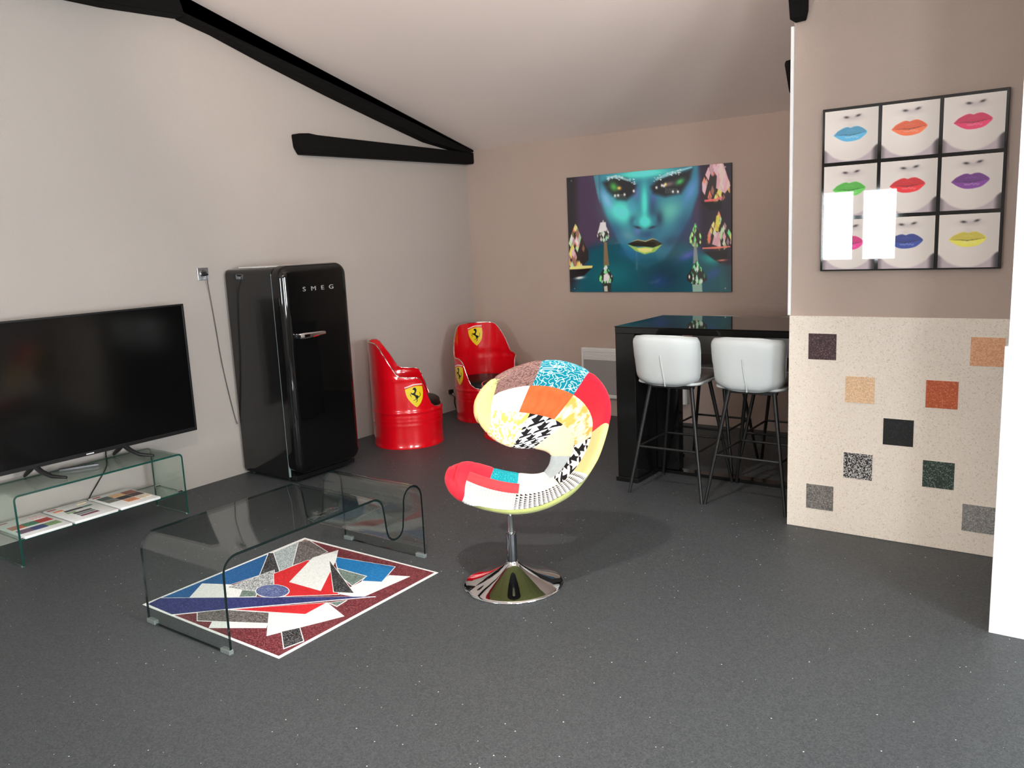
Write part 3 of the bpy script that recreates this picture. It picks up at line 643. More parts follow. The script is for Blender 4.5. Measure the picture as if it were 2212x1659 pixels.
st = thing('glass_tv_stand', 'low bent green-tinted glass stand with a shelf under the television', 'tv stand', (.31, -4.12, 0))
vf, mi = bentsheet(prof, .011, SX0, SX1)
obj('glass_sheet', vf, [M_glassgreen, M_edgegreen], st, 50, mi)
vf, mi = bentsheet([(SY0+.007, .145), (-4.1, .145), (SY1-.007, .145)], .008, SX0+.02, SX1-.006)
obj('shelf', vf, [M_glassgreen, M_edgegreen], st, None, mi)
for yy, s in ((SY0, 1), (SY1, -1)):
    for xx in (.20, .45): obj('shelf_clip', tube([(xx, yy+s*.006, .152), (xx, yy+s*.035, .152)], .008, 10), M_chrome, st, 40)
    for xx in (SX0+.01, SX1-.01): obj('foot', lathe([(.010, 0), (.010, .006)], (xx, yy, 0), 10), M_clip, st)
# sample books on the shelf
BK = [('white sample board with red, blue and green swatches, leftmost on the glass shelf', -4.600, -4.345), ('white sample board with long dark swatches, middle of the glass shelf', -4.330, -4.075), ('white sample board with brown and orange swatches, rightmost on the glass shelf', -4.060, -3.805)]
SW = [[(.29, 0.18, 'orange', (205, 100, 60)), (.29, .47, 'green', (70, 130, 100)), (.29, .76, 'red', (190, 60, 50)), (.395, .18, 'mauve', (120, 95, 120)), (.395, .47, 'blue', (60, 75, 130)), (.395, .76, 'light green', (140, 170, 120)), (.20, .76, 'pale pink', (240, 208, 205))],
      [(.30, .30, 'green', (150, 180, 130)), (.255, .40, 'black', (50, 44, 50)), (.335, .45, 'dark grey', (86, 76, 84)), (.375, .45, 'grey', (128, 138, 134)), (.415, .45, 'plum', (130, 70, 95)), (.255, .76, 'teal', (90, 130, 115)), (.21, .18, 'orange', (228, 140, 100)), (.17, .78, 'cream', (246, 220, 190))],
      [(.22, .20, 'dark green grey', (70, 84, 82)), (.22, .50, 'sand', (228, 180, 130)), (.22, .80, 'brown', (138, 80, 64)), (.30, .20, 'grey', (130, 128, 120)), (.30, .50, 'black', (40, 34, 38)), (.30, .80, 'dark brown', (86, 64, 60)), (.385, .5, 'orange', (226, 150, 105)), (.385, .8, 'cream', (246, 224, 196))]]
M_card = plain('white_card', (.93, .93, .92, 1), .4)
for bi, (lb, ya, yb) in enumerate(BK):
    b = thing('sample_board', lb, 'sample board', (.31, (ya+yb)/2, .149), 'sample boards on the glass shelf')
    obj('board', bbox(.115, .492, ya, yb, .1495, .166, .005), M_card, b, 40)
    obj('tab', box(.14, .158, ya+.012, ya+.06, .1662, .1668), plain('red_tab', rgb(180, 60, 60), .5), b)
    for sx, sy, nm, cc in SW[bi]:
        c_ = rgb(*cc); d_ = tuple(v*.65 for v in c_[:3])+(1,); l_ = tuple(min(1, v*1.4+.02) for v in c_[:3])+(1,)
        m = MATS.setdefault('sw%d%s' % (bi, nm), speckle('swatch_'+nm.replace(' ', '_'), c_, d_, l_, 260, .45))
        if bi == 1: hw, hx = (.052, .014) if sy in (.40, .45) else (.026, .014)
        else: hw, hx = .036, .036
        cy_ = ya+(yb-ya)*sy
        if bi == 1 and sy in (.40, .45): cy_ += .01
        o = obj('swatch', bbox(sx-hx, sx+hx, cy_-hw, cy_+hw, .1655, .1678, .0006, 1), m, b); o['label'] = nm+' swatch'
tag(obj('remote_control', bev(prism([(.178, -4.235), (.215, -4.250), (.30, -4.055), (.262, -4.040)], lambda x, y: (x, y, .3965), lambda x, y: (x, y, .412)), .005, 2), plain('grey_plastic', rgb(90, 92, 96), .3), None, 40), 'slim grey remote control lying on the glass stand below the television', 'remote control')
rm = bpy.data.objects['remote_control']
for k in range(9):
    f = .12+k*.09; bx_, by_ = .239+(.0+.085*(f-.5)), -4.145+.195*(f-.5)
    obj('button', box(bx_-.006, bx_+.006, by_-.006, by_+.006, .4118, .4134), M_blkplastic, rm)
tag(obj('tv_cable', tube(smoothline([(.02, -3.84, .62), (.012, -3.858, .40), (.012, -3.866, .31), (.012, -3.93, .225), (.012, -3.992, .15), (.02, -4.05, .06), (.02, -4.07, .008)], 5), .004, 6), M_blkplastic, None, 60), 'thin black cable hanging on the wall behind the glass stand', 'cable')

# ---------------------------------------------------------------- mosaic inlay in the floor
mo = thing('floor_mosaic', 'abstract red, blue and white mosaic inlay with white border in the floor', 'floor inlay', (2.02, -4.07, 0))
def z5(x, y): p = onZ(280+x/3.16, 1000+y/3.16); return (p[0], p[1])
def offpoly(poly, d):
    P = [np.array(p, float) for p in poly]; n = len(P)
    area = sum(P[i][0]*P[(i+1) % n][1]-P[(i+1) % n][0]*P[i][1] for i in range(n))
    s = 1 if area > 0 else -1; out = []
    for i in range(n):
        a, b, c = P[i-1], P[i], P[(i+1) % n]; e1 = (b-a)/np.linalg.norm(b-a); e2 = (c-b)/np.linalg.norm(c-b)
        n1 = np.array([e1[1], -e1[0]])*s; n2 = np.array([e2[1], -e2[0]])*s; bis = n1+n2
        L = np.linalg.norm(bis); bis = bis/L if L > 1e-6 else n1; k = d/max(.28, bis@n1); out.append(tuple(b+bis*k))
    return out
M_mwhite = speckle('white_granulate', rgb(242, 242, 240), rgb(224, 224, 222), rgb(250, 250, 250), 260, .5)
MG = {'maroon': ((110, 40, 48), (78, 26, 34), (150, 84, 88)), 'blue': ((28, 92, 150), (20, 76, 132), (52, 112, 166)), 'black': ((44, 44, 46), (22, 22, 24), (120, 120, 122)), 'pale grey': ((172, 184, 186), (120, 132, 134), (214, 220, 222)),
      'dark grey': ((104, 96, 94), (62, 56, 56), (160, 152, 150)), 'speckled grey': ((186, 188, 190), (60, 62, 66), (240, 240, 240)), 'red': ((214, 36, 44), (196, 28, 36), (226, 60, 64)), 'green grey': ((112, 130, 122), (80, 100, 92), (160, 172, 166)),
      'navy': ((44, 50, 112), (30, 34, 90), (80, 88, 146)), 'violet blue': ((86, 100, 152), (62, 74, 130), (150, 158, 190)), 'bright blue': ((20, 116, 178), (14, 98, 160), (44, 132, 190))}
MM = {k: speckle('mosaic_'+k.replace(' ', '_'), rgb(*v[0]), rgb(*v[1]), rgb(*v[2]), 240, .55) for k, v in MG.items()}
ring = [(975+112*math.cos(a*PI/14), 880+43*math.sin(a*PI/14)) for a in range(28)]
PIECES = [('maroon', [(122, 969), (1199, 525), (2080, 751), (1018, 1320)]),
          ('blue', [(205, 930), (940, 627), (895, 765), (680, 835), (495, 825), (405, 928)]), ('white', [(495, 825), (690, 832), (770, 870), (750, 920), (405, 925)]),
          ('black', [(950, 618), (985, 618), (1022, 745), (890, 768)]), ('pale grey', [(985, 615), (1155, 542), (1112, 705), (1027, 740)]), ('dark grey', [(1155, 542), (1225, 532), (1350, 610), (1240, 662), (1115, 700)]),
          ('speckled grey', [(672, 852), (985, 735), (987, 832), (870, 882), (770, 870)]), ('red', [(985, 760), (1215, 668), (1360, 690), (1425, 900), (1040, 914), (988, 835)]),
          ('bright blue', [(1400, 645), (1810, 712), (1720, 815), (1590, 808), (1620, 775), (1420, 720)]), ('green grey', [(1420, 725), (1615, 778), (1520, 840), (1450, 785)]),
          ('white', [(1590, 810), (1720, 815), (1770, 770), (1915, 778), (1580, 925), (1425, 897), (1520, 845)]), ('white', [(1425, 598), (1250, 650), (1090, 817), (1305, 878), (1410, 668)]), ('black', [(1365, 672), (1530, 892), (1395, 885)]),
          ('green grey', [(770, 872), (870, 880), (860, 915), (750, 918)]), ('dark grey', [(465, 1022), (640, 1008), (950, 1028), (945, 1098), (465, 1080)]), ('white', [(565, 1085), (945, 1098), (935, 1130), (540, 1130)]),
          ('red', [(705, 1005), (1340, 960), (1200, 1037)]), ('green grey', [(1365, 960), (1475, 945), (1415, 982)]), ('white', [(950, 1027), (1200, 1037), (1350, 958), (1465, 1050), (935, 1185)]),
          ('black', [(1040, 1158), (1160, 1132), (1185, 1220), (1055, 1270)]), ('navy', [(126, 970), (210, 928), (1660, 918), (700, 1000), (290, 1040)]), ('violet blue', ring)]
def flatpiece(poly, za, zb): return prism(poly, lambda x, y: (x, y, za), lambda x, y: (x, y, zb))
obj('border', flatpiece([z5(*p) for p in ((88, 968), (1195, 512), (2108, 750), (1019, 1338))], .0002, .0016), M_mwhite, mo)
for k, (cn, pl_) in enumerate(PIECES):
    W = [z5(*p) for p in pl_]; zt = .0020+.00012*k
    if cn == 'white':
        o = obj('inlay_piece', flatpiece(W, .0005, zt), M_mwhite, mo)
    else:
        lo_ = flatpiece(offpoly(W, .004 if k else .0), .0005, zt-.00006); hi_ = flatpiece(W, .0006, zt)
        vf = join(lo_, hi_); o = obj('inlay_piece', vf, [M_mwhite, MM[cn]], mo, None, [0]*len(lo_[1])+[1]*len(hi_[1]))
    o['label'] = cn+' mosaic piece'

# ---------------------------------------------------------------- red drum seats
RIM = [(0, .308), (30, .310), (38, .318), (46, .345), (51, .395), (57, .470), (62, .530), (67, .562), (73, .574), (85, .576), (98, .583), (104, .605), (110, .650), (118, .715), (127, .775), (136, .828), (143, .848), (152, .853), (180, .855)]
def rimz(a):
    a = abs((a+180) % 360-180); A = [p[0] for p in RIM]; Zs = [p[1] for p in RIM]; return float(np.interp(a, A, Zs))
RIDGE = [(.004, .002, .010), (.565, .007, .012), (.293, .007, .012), (.255, .003, .010), (.225, .003, .010), (.190, .003, .010), (.010, .003, .006)]
def rad(z, R=.285):
    return R+sum(h*math.exp(-((z-zz)/w_)**2) for zz, h, w_ in RIDGE)
SHX = [(655, 240), (720, 215), (800, 192), (890, 175), (970, 170), (1050, 178), (1100, 190), (1112, 270), (1115, 350), (1104, 440), (1085, 520), (1045, 600), (990, 665), (930, 715), (870, 670), (800, 600), (740, 520), (700, 450), (675, 380), (662, 310)]
STR = [(640, 185), (760, 150), (860, 118), (980, 116), (1100, 122), (1100, 152), (980, 148), (865, 150), (770, 180), (650, 212)]
HORSE = [[(842, 240), (862, 218), (885, 206), (905, 206), (912, 216), (930, 232), (940, 262), (938, 300), (925, 325), (915, 345), (905, 370), (905, 385), (925, 398), (960, 412), (985, 432), (992, 450), (985, 470), (965, 490), (950, 510), (938, 520), (925, 515), (935, 495), (915, 480), (900, 440), (880, 415), (850, 395), (820, 380), (800, 375), (775, 378), (768, 370), (800, 366), (815, 360), (790, 345), (785, 330), (800, 325), (825, 345), (850, 345), (875, 335), (890, 310), (893, 290), (880, 265), (868, 262), (848, 258)],
         [(925, 512), (945, 518), (957, 540), (947, 562), (905, 594), (898, 588), (933, 555), (938, 540)], [(905, 470), (918, 480), (927, 512), (880, 532), (845, 538), (845, 528), (880, 518), (910, 506)],
         [(777, 372), (793, 400), (804, 430), (812, 442), (798, 440), (783, 410), (768, 385)], [(985, 440), (1005, 443), (1020, 420), (1025, 385), (1018, 350), (1008, 335), (1015, 328), (1032, 350), (1040, 385), (1034, 427), (1012, 460), (988, 457)]]
def tris(poly):
    t_ = tessellate_polygon([[Vector((x, y, 0)) for x, y in poly]]); return [tuple(poly[i] for i in q) for q in t_]
def subdiv(ts, mx):
    out = []
    for a, b, c in ts:
        L = [math.dist(a, b), math.dist(b, c), math.dist(c, a)]; k = max(range(3), key=lambda i: L[i])
        if L[k] <= mx: out.append((a, b, c)); continue
        p = [(a, b, c), (b, c, a), (c, a, b)][k]; mid = ((p[0][0]+p[1][0])/2, (p[0][1]+p[1][1])/2)
        out += subdiv([(p[0], mid, p[2]), (mid, p[1], p[2])], mx)
    return out
def decal(polys, fmap, off):
    V, F = [], []; idx = {}
    for poly in polys:
        for t3 in subdiv(tris(poly), 70):
            q = []
            for p in t3:
                k = (round(p[0], 3), round(p[1], 3))
                if k not in idx: idx[k] = len(V); V.append(fmap(p[0], p[1], off))
                q.append(idx[k])
            if len(set(q)) == 3: F.append(tuple(q))
    return V, F
def drum_seat(name, label, c, phi, cut=True, low=.46, group=None):
    t_ = thing(name, label, 'chair' if cut else 'table', (c[0], c[1], 0), group)
    nA = 120; th = .012
    zlev = [0, .004, .010, .018, .06, .12, .17, .182, .19, .198, .21, .218, .225, .232, .245, .255, .265, .275, .284, .293, .302, .306]
    V, F = [], []; nrow = 44
    for k in range(nA):
        a = math.radians(phi)+2*PI*k/nA; zr = rimz(360*k/nA) if cut else low
        col_ = []
        zs = [z for z in zlev if z < zr-.001]
        rest = nrow-len(zs); z_ = zs[-1]
        zs += [z_+(zr-z_)*(i+1)/rest for i in range(rest)]
        for z in zs: r = rad(z); V.append((c[0]+r*math.cos(a), c[1]+r*math.sin(a), z))
        for z in reversed([z for z in zs[8:]]): r = rad(z)-th; V.append((c[0]+r*math.cos(a), c[1]+r*math.sin(a), z))
    per = nrow+(nrow-8)
    for k in range(nA):
        j = (k+1) % nA
        for i in range(per-1): F.append((k*per+i, j*per+i, j*per+i+1, k*per+i+1))
    obj('drum_shell', (V, F), M_red, t_, 60)
    pts = []
    for k in range(240):
        a = 2*PI*k/240; zr = (rimz(360*k/240) if cut else low)+.001; r = rad(zr)-th/2; pts.append((c[0]+r*math.cos(a+math.radians(phi)), c[1]+r*math.sin(a+math.radians(phi)), zr))
    obj('rim_edge', tube(pts, .0055, 6, True), M_silverline if cut else M_red, t_, 60)
    cz = .30 if cut else low-.05
    obj('cushion', lathe([(.05, cz-.02), (.268, cz-.02), (.2715, cz+.02), (.268, cz+.055), (.25, cz+.068), (.15, cz+.075), (.01, cz+.077)], (c[0], c[1], 0), 40), M_cushion, t_, 60)
    if cut:
        def fout(a0, z0_, h, sgn, inner):
            def f(x, y, off):
                s_ = (x-885)/545*h*sgn; z = z0_+(715-y)/545*h
                r = (rad(z)-th-off) if inner else (rad(z)+off)
                a = math.radians(phi+a0)+(-s_ if inner else s_)/.285; return (c[0]+r*math.cos(a), c[1]+r*math.sin(a), z)
            return f
        for a0, z0_, h, inner in ((-76, .337, .172, False), (76, .337, .172, False), (180, .637, .175, True)):
            f = fout(a0, z0_, h, 1, inner)
            e = obj('emblem', decal([SHX], f, .0012), M_yellow, t_, 60); e['label'] = 'yellow shield emblem with a black rearing horse'
            obj('stripe', decal([STR], f, .0016), M_stripe, e, 60); obj('horse', decal(HORSE, f, .0022), M_black, e, 60)
    return t_
drum_seat('drum_chair', 'red oil-drum chair with shield emblem, nearest the black refrigerator', (.472, -1.553), 42, group='red oil-drum chairs')
drum_seat('drum_chair', 'red oil-drum chair facing the camera in the corner of the room', (.491, -.501), -35, group='red oil-drum chairs')
drum_seat('drum_table', 'low red drum mostly hidden behind the patchwork chair', (1.155, -.958), 0, False, .44)

# ---------------------------------------------------------------- bar table
BX0, BX1, BY0, BY1, BZ = 2.545, 4.75, -1.765, -1.045, 1.034
bt = thing('bar_table', 'high black bar table with glossy glass top behind the stools', 'table', (3.4, -1.4, 0))
obj('top_panel', bbox(BX0, BX1, BY0, BY1, BZ-.045, BZ-.006, .002, 1), M_lacq, bt)
obj('glass_top', bbox(BX0-.003, BX1+.003, BY0-.003, BY1+.003, BZ-.006, BZ, .001, 1), M_tabletop, bt)
for xa in (BX0, BX1-.14):
    obj('leg', bbox(xa, xa+.14, BY0+.002, BY0+.30, .03, BZ-.045, .002, 1), M_lacq, bt)
    obj('leg', bbox(xa, xa+.14, BY1-.28, BY1-.002, .03, BZ-.045, .002, 1), M_lacq, bt)
    obj('leg_panel', bbox(xa+.02, xa+.12, BY0+.30, BY1-.28, .03, BZ-.045, .002, 1), M_lacq, bt)
    obj('plinth', bbox(xa-.01, xa+.15, BY0-.01, BY1+.01, 0, .03, .002, 1), M_lacq, bt)
obj('fin', bbox(BX0+.14, BX0+.30, -1.460, -1.39, .03, BZ-.045, .002, 1), M_lacq, bt)
obj('base_plate', bbox(BX0+.15, BX1-.15, -1.460, -1.375, 0, .022, .002, 1), M_lacq, bt)

# ---------------------------------------------------------------- bar stools (local: faces +y, origin on floor)
def make_stool():
    t_ = thing('bar_stool', 'x', 'stool', (0, 0, 0), 'pale grey bar stools')
    # backrest: wrapped panel
    def bp(u, v, off):
        # u -1..1 across, v 0..1 up
        hw = .206+.016*v; hw *= 1.0-.10*max(0, (v-.86)/.14)**2-.16*max(0, (.16-v)/.16)**2
        x = u*hw; y = -.262+.075*abs(u)**3.2+.022*(1-v)**2-.012*v
        z = .706+.306*v-.012*abs(u)**4*(1 if v > .5 else -1)
        n = Vector((-.30*math.copysign(abs(u)**2.2, u), 1, .0)).normalized()
        p = Vector((x, y, z))+n*off; return tuple(p)
    nu, nv = 28, 16; V, F = [], []
    for side in (0, 1):
        for j in range(nv+1):
            for i in range(nu+1):
                u, v = -1+2*i/nu, j/nv; e = max(abs(u)**6, abs(2*v-1)**6); h = .019*math.sqrt(max(0, 1-e))+.004
                V.append(bp(u, v, h if side else -h))
    m_ = (nu+1)*(nv+1)
    for j in range(nv):
        for i in range(nu):
            a = j*(nu+1)+i; F.append((a, a+1, a+nu+2, a+nu+1)); F.append((m_+a, m_+a+nu+1, m_+a+nu+2, m_+a+1))
    bd = [i for i in range(nu+1)]+[j*(nu+1)+nu for j in range(1, nv+1)]+[nv*(nu+1)+i for i in range(nu-1, -1, -1)]+[j*(nu+1) for j in range(nv-1, 0, -1)]
    for k in range(len(bd)): a, b = bd[k], bd[(k+1) % len(bd)]; F.append((a, m_+a, m_+b, b))
    back = obj('backrest', (V, F), M_leather, t_, 70)
    obj('seam', tube([bp(.02+.10*(1-v/.62)**1.5, v, -.0225-.002) for v in np.linspace(.0, .62, 14)], .0045, 6), M_leather, back, 60)
    edge = []
    for k in range(80):
        a = 2*PI*k/80; ca, sa = math.cos(a), math.sin(a); s_ = 1/max(abs(ca)**6+abs(sa)**6, 1e-6)**(1/6); edge.append(bp(ca*s_, min(1, max(0, .5+.5*sa*s_)), 0.002))
    obj('piping', tube(edge, .0045, 6, True), M_leather, back, 60)
    seat = obj('seat', rslab(-.200, .200, -.205, .215, .06, .702, .748, .018, lambda d, a, b: (a, b, d), 6, 4, .012), M_leatherd, t_, 50)
    obj('seat_rim', tube([(x, y, .715) for x, y in rrect(-.198, .198, -.203, .213, .06, 6)], .010, 8, True), M_leather, seat, 60)
    obj('under_frame', join(bbox(-.16, .16, -.17, .17, .690, .703, .003), bbox(-.15, .15, -.15, -.12, .672, .69, .003), bbox(-.15, .15, .12, .15, .672, .69, .003)), M_blkmetal, t_)
    tp, ft = {}, {}
    for sx in (-1, 1):
        for sy in (-1, 1):
            a, b = Vector((sx*.135, sy*.14, .69)), Vector((sx*.243, sy*.248, 0)); obj('leg', tube([a, b], [.0125, .0095], 10), M_blkmetal, t_, 60)
            f = .30/.69; ft[sx, sy] = b+(a-b)*f
    for k1, k2 in (((-1, -1), (1, -1)), ((1, -1), (1, 1)), ((1, 1), (-1, 1)), ((-1, 1), (-1, -1))): obj('foot_rail', tube([ft[k1], ft[k2]], .0075, 8), M_blkmetal, t_, 60)
    return t_
s0 = make_stool()
SP = [(2.977, -1.722, 0, 'pale grey bar stool with back to camera, further from the stone panel'), (3.487, -1.724, -.02, 'pale grey bar stool with back to camera, right beside the stone panel'), (2.935, -1.115, PI, 'grey bar stool on the far side of the table, facing the camera, left one'), (3.447, -1.115, PI, 'grey bar stool on the far side of the table, next to the partition edge')]
for i, (x, y, a, lb) in enumerate(SP):
    o = s0 if i == 0 else copy_tree(s0)
    o.location = (x, y, 0); o.rotation_euler = (0, 0, a); o['label'] = lb

# ---------------------------------------------------------------- patchwork swivel chair
CB = np.array([2.91, -3.49, 0.0])
chair = thing('swivel_chair', 'curled patchwork swivel lounge chair on a chrome trumpet base', 'chair', tuple(CB))
def cpt(x, y, d):
    r = ray(x, y); t_ = (d-(CAM-CB)@GV)/(r@GV); return CAM+r*t_
RIBS = [((971, 1028, .14), (974, 1014, .17)), ((975, 1048, .06), (986, 1003, .26)), ((992, 1072, -.04), (1015, 999, .30)), ((1025, 1091, -.11), (1050, 1008, .30)), ((1065, 1102, -.16), (1085, 1018, .28)),
        ((1110, 1107, -.18), (1120, 1024, .27)), ((1160, 1100, -.16), (1150, 1027, .27)), ((1205, 1082, -.10), (1173, 1023, .28)), ((1245, 1053, -.03), (1186, 1008, .29)), ((1280, 1004, .02), (1191, 990, .30)),
        ((1303, 945, .06), (1189, 981, .31)), ((1315, 885, .11), (1178, 974, .33)), ((1303, 838, .18), (1158, 969, .35)), ((1268, 802, .25), (1138, 968, .36)), ((1215, 782, .31), (1115, 967, .36)),
        ((1160, 782, .35), (1092, 961, .36)), ((1110, 797, .37), (1070, 949, .36)), ((1068, 822, .37), (1052, 932, .35)), ((1042, 853, .36), (1039, 912, .34)), ((1032, 880, .34), (1032, 893, .34))]
RO = np.array([cpt(*a) for a, b in RIBS]); RI = np.array([cpt(*b) for a, b in RIBS])
QC = CB+RV*.05-GV*.05+np.array([0, 0, .80]); NU = len(RIBS)-1
def mids(u, v):
    O, I = crom(RO, u), crom(RI, u); M_ = (O+I)/2; n = M_-QC; n = n/np.linalg.norm(n)
    L = np.linalg.norm(O-I); b = (.035 if u < 7 else .035+.035*min(1, (u-7)/4))*min(1, L/.3)
    return I+(O-I)*v+n*(b*4*v*(1-v)), n
def surf(u, phi, extra=0.0):
    """phi: 0 outer edge, pi/2 front face, pi slot edge, 3pi/2 back face"""
    c, s = math.cos(phi), math.sin(phi); v = .5+.5*math.copysign(abs(c)**.75, c); of = math.copysign(abs(s)**.75, s)
    P, n = mids(u, v); e = .02
    du = mids(min(NU, u+e), v)[0]-mids(max(0, u-e), v)[0]; vv_ = min(.97, max(.03, v)); dv = mids(u, vv_+.02)[0]-mids(u, vv_-.02)[0]
    N = np.cross(du, dv); l_ = np.linalg.norm(N); N = N/l_ if l_ > 1e-9 else n
    if N@n < 0: N = -N
    tp = min(1, (min(u, NU-u)+.05)/1.5)**.5
    edge = (crom(RO, u)-crom(RI, u)); edge = edge/(np.linalg.norm(edge)+1e-9)
    return P-N*(.030*tp*of+extra*s)+edge*(extra*c)
def phi_of_v(v):
    c = 2*v-1; c = math.copysign(abs(c)**(1/.75), c); return math.acos(max(-1, min(1, c)))
nU, nP = 96, 32
V = [tuple(surf(1.7+(NU-3.4)*i/nU, 2*PI*k/nP, -.005)) for i in range(nU+1) for k in range(nP)]
F = [(i*nP+k, i*nP+(k+1) % nP, (i+1)*nP+(k+1) % nP, (i+1)*nP+k) for i in range(nU) for k in range(nP)]
def fabric(name, c1, c2, scale=60.0, rough=.9):
    t_ = NT(name); co = t_.coord(); n = t_.noise(co, scale, 3.0); k = t_.noise(co, 400.0, 2.0)
    return t_.bsdf(t_.mix(n, c1, c2), rough, spec=.15, sheen=.15, normal=t_.bump(k, .2, .002))
M_olive = fabric('olive_green_velvet', rgb(150, 158, 92), rgb(182, 186, 122), 25)
obj('shell', (V, F), M_olive, chair, 70)  # padded shell
def squiggle(name, c1, c2, sc=70.0, w_=.055):
    t_ = NT(name); co = t_.coord('UV'); n = t_.noise(co, sc, 0.0, .4); s_ = t_.math('ABSOLUTE', t_.math('SUBTRACT', n, .5))
    return t_.bsdf(t_.mix(t_.math('LESS_THAN', s_, w_), c1, c2), .85, spec=.15)
def hound(name, sc):
    t_ = NT(name); co = t_.coord('UV'); sp_ = t_.n('ShaderNodeSeparateXYZ'); t_.l(co, sp_.inputs[0])
    a = t_.math('MULTIPLY', t_.math('ADD', sp_.outputs[0], t_.math('MULTIPLY', sp_.outputs[1], .35)), sc); b = t_.math('MULTIPLY', t_.math('SUBTRACT', sp_.outputs[1], t_.math('MULTIPLY', sp_.outputs[0], .35)), sc)
    fa = t_.math('LESS_THAN', t_.math('FRACT', a), .5); fb = t_.math('LESS_THAN', t_.math('FRACT', b), .5)
    st_ = t_.math('LESS_THAN', t_.math('FRACT', t_.math('MULTIPLY', t_.math('ADD', a, b), 2.0)), .5)
    both = t_.math('MULTIPLY', fa, fb); xor = t_.math('ABSOLUTE', t_.math('SUBTRACT', fa, fb))
    k = t_.math('MAXIMUM', both, t_.math('MULTIPLY', xor, st_))
    return t_.bsdf(t_.mix(k, rgb(238, 238, 236), rgb(26, 26, 28)), .9, spec=.15)
def dots(name, sc, dark):
    t_ = NT(name); co = t_.coord('UV'); sp_ = t_.n('ShaderNodeSeparateXYZ'); t_.l(co, sp_.inputs[0])
    fx = t_.math('FRACT', t_.math('MULTIPLY', sp_.outputs[0], sc)); fy = t_.math('FRACT', t_.math('MULTIPLY', sp_.outputs[1], sc))
    k = t_.math('MULTIPLY', t_.math('LESS_THAN', fx, fy), t_.math('LESS_THAN', fy, .8))
    return t_.bsdf(t_.mix(k, rgb(240, 240, 236), dark), .9, spec=.15)
def goldpat(name):
    t_ = NT(name); co = t_.coord('UV'); n = t_.noise(co, 30.0, 2.0, .5)
    return t_.bsdf(t_.ramp(n, [(.0, rgb(214, 164, 62)), (.42, rgb(222, 180, 96)), (.50, rgb(238, 224, 190)), (.60, rgb(240, 232, 208)), (.68, rgb(222, 178, 84))]), .9, spec=.15)
def cord(name):
    t_ = NT(name); co = t_.coord('UV'); sp_ = t_.n('ShaderNodeSeparateXYZ'); t_.l(co, sp_.inputs[0]); s_ = t_.math('SINE', t_.math('MULTIPLY', sp_.outputs[0], 1500.0)); n = t_.noise(co, 50.0)
    return t_.bsdf(t_.mix(n, rgb(222, 86, 42), rgb(240, 112, 66)), .95, spec=.1, normal=t_.bump(s_, .3, .002))
PM = {'red velvet': fabric('red_velvet', rgb(206, 18, 44), rgb(226, 40, 60)), 'coral red': fabric('coral_red_velvet', rgb(212, 44, 54), rgb(228, 66, 72)), 'yellow velvet': fabric('yellow_velvet', rgb(230, 200, 126), rgb(238, 214, 150), 12),
      'cream': fabric('cream_weave', rgb(238, 228, 196), rgb(246, 240, 216)), 'white': fabric('white_weave', rgb(240, 240, 240), rgb(226, 232, 236)), 'grey felt': fabric('grey_felt', rgb(152, 164, 168), rgb(176, 186, 188)), 'tan weave': fabric('tan_weave', rgb(220, 194, 158), rgb(236, 214, 182)),
      'teal squiggle': squiggle('teal_squiggle_print', rgb(10, 132, 152), rgb(176, 216, 222)), 'brown squiggle': squiggle('brown_squiggle_print', rgb(150, 116, 110), rgb(104, 78, 72)), 'teal': squiggle('teal_fleck', rgb(10, 140, 156), rgb(60, 190, 196), 150.0),
      'large houndstooth': hound('large_houndstooth', 19.0), 'small houndstooth': dots('small_houndstooth', 52.0, rgb(26, 26, 28)), 'fine dotted white': dots('fine_dotted_white', 75.0, rgb(196, 194, 186)), 'gold print': goldpat('gold_print'), 'orange corduroy': cord('orange_corduroy')}
def seatness(u): return 1-min(1, max(0, (u-7)/3))
def V1(u): return .37-.10*seatness(u)
def V2(u): return .72-.20*seatness(u)
def pend(u):   # how far the rim patches wrap round the outer edge
    return float(np.interp(u, [0, 1.2, 2.2, 3.2, 5, 7.3, 9.3, 15.5, 16.8, 17.8, 19], [-2.7, -2.7, -.8, .05, .28, .34, -.40, -.4, -1.2, -2.7, -2.7]))
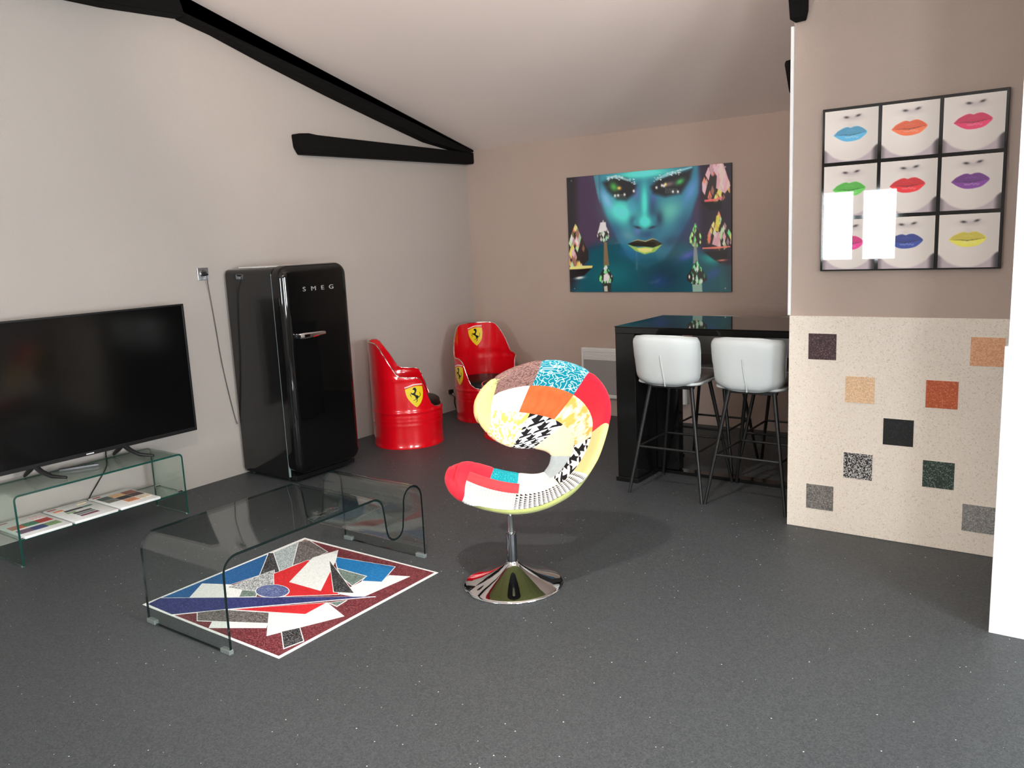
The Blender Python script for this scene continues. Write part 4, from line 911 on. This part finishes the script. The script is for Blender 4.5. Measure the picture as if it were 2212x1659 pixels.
def patch(nm, u0, u1, r0, r1):
    """r0,r1 in ring units 0 slot .. 3 outer"""
    nu_ = max(6, int((u1-u0)*6)); nq = 6*(r1-r0)+2; V, F, U = [], [], []
    for i in range(nu_+1):
        ua, ub = max(u0, .18), min(u1, NU-.18); u = ua+(ub-ua)*i/nu_; bv = [None, phi_of_v(V1(u)), phi_of_v(V2(u)), None]
        pa = PI+.35 if r0 == 0 else bv[r0]; pb = pend(u) if r1 == 3 else bv[r1]
        for k in range(nq+1):
            f = k/nq; ph = pa+(pb-pa)*f
            du_ = min(i if u0 > 0 else 99, nu_-i if u1 < NU else 99)/nu_*(u1-u0)*.09; dq = min(k, nq-k)/nq*(r1-r0)*.13; e = min(du_, dq)
            V.append(tuple(surf(u, ph, -.0005+.0055*(1-math.exp(-e/.006))))); U.append((u*.085, (PI-ph)/PI*.38))
    w_ = nq+1
    for i in range(nu_):
        for k in range(nq): F.append((i*w_+k, i*w_+k+1, (i+1)*w_+k+1, (i+1)*w_+k))
    if u0 == 0 or u1 == NU:      # close the rounded tip
        ue = 0 if u0 == 0 else NU; row = 0 if u0 == 0 else nu_; un = .6 if u0 == 0 else NU-.6
        a_, b_ = mids(ue, .5)[0], mids(un, .5)[0]; tip = a_+(a_-b_)/np.linalg.norm(a_-b_)*.006
        V.append(tuple(tip)); U.append(U[row*w_]); q = len(V)-1
        for k in range(nq): F.append((row*w_+k, row*w_+k+1, q))
        F.append((row*w_, row*w_+nq, q))
    o = obj('patch', (V, F), PM[nm], chair, 75, None, U); o['label'] = nm+' fabric patch'
for p in [('red velvet', 0, 2.3, 0, 3), ('fine dotted white', 2.3, 5.0, 2, 3), ('small houndstooth', 5.0, 8.6, 2, 3), ('yellow velvet', 8.6, 10.5, 2, 3), ('red velvet', 10.5, 12.9, 2, 3), ('teal squiggle', 12.9, 14.8, 2, 3), ('brown squiggle', 14.8, 16.9, 2, 3), ('yellow velvet', 16.9, NU, 0, 3),
          ('coral red', 2.3, 5.1, 1, 2), ('cream', 5.1, 7.5, 1, 2), ('large houndstooth', 7.5, 10.3, 1, 2), ('gold print', 10.3, 12.9, 1, 2), ('orange corduroy', 12.9, 14.9, 1, 2), ('white', 14.9, 16.9, 1, 2),
          ('red velvet', 2.3, 3.5, 0, 1), ('teal', 3.5, 5.0, 0, 1), ('white', 5.0, 7.2, 0, 1), ('grey felt', 7.2, 9.5, 0, 1), ('tan weave', 9.5, 12.2, 0, 1), ('large houndstooth', 12.2, 14.3, 0, 1), ('gold print', 14.3, 16.9, 0, 1)]: patch(*p)
bx, by = CB[0], CB[1]
obj('base', lathe([(.236, 0), (.239, .003), (.238, .007), (.225, .013), (.19, .024), (.15, .038), (.11, .055), (.075, .074), (.05, .090), (.036, .102), (.028, .112), (.027, .116)], (bx, by, 0), 64), M_chrome, chair, 60)
obj('sleeve', lathe([(.0245, .105), (.0245, .250), (.023, .256), (.018, .257)], (bx, by, 0), 28), plain('dark_chrome', (.30, .31, .33, 1), .08, metal=1.0), chair, 50)
obj('column', lathe([(.0145, .25), (.0145, .352), (.018, .356), (.018, .375)], (bx, by, 0), 24), M_chrome, chair, 50)
mp_ = mids(5.0, .55)[0]; obj('swivel_plate', lathe([(.05, .366), (.06, .369), (.06, .376)], (bx, by, 0), 28), M_blkmetal, chair)
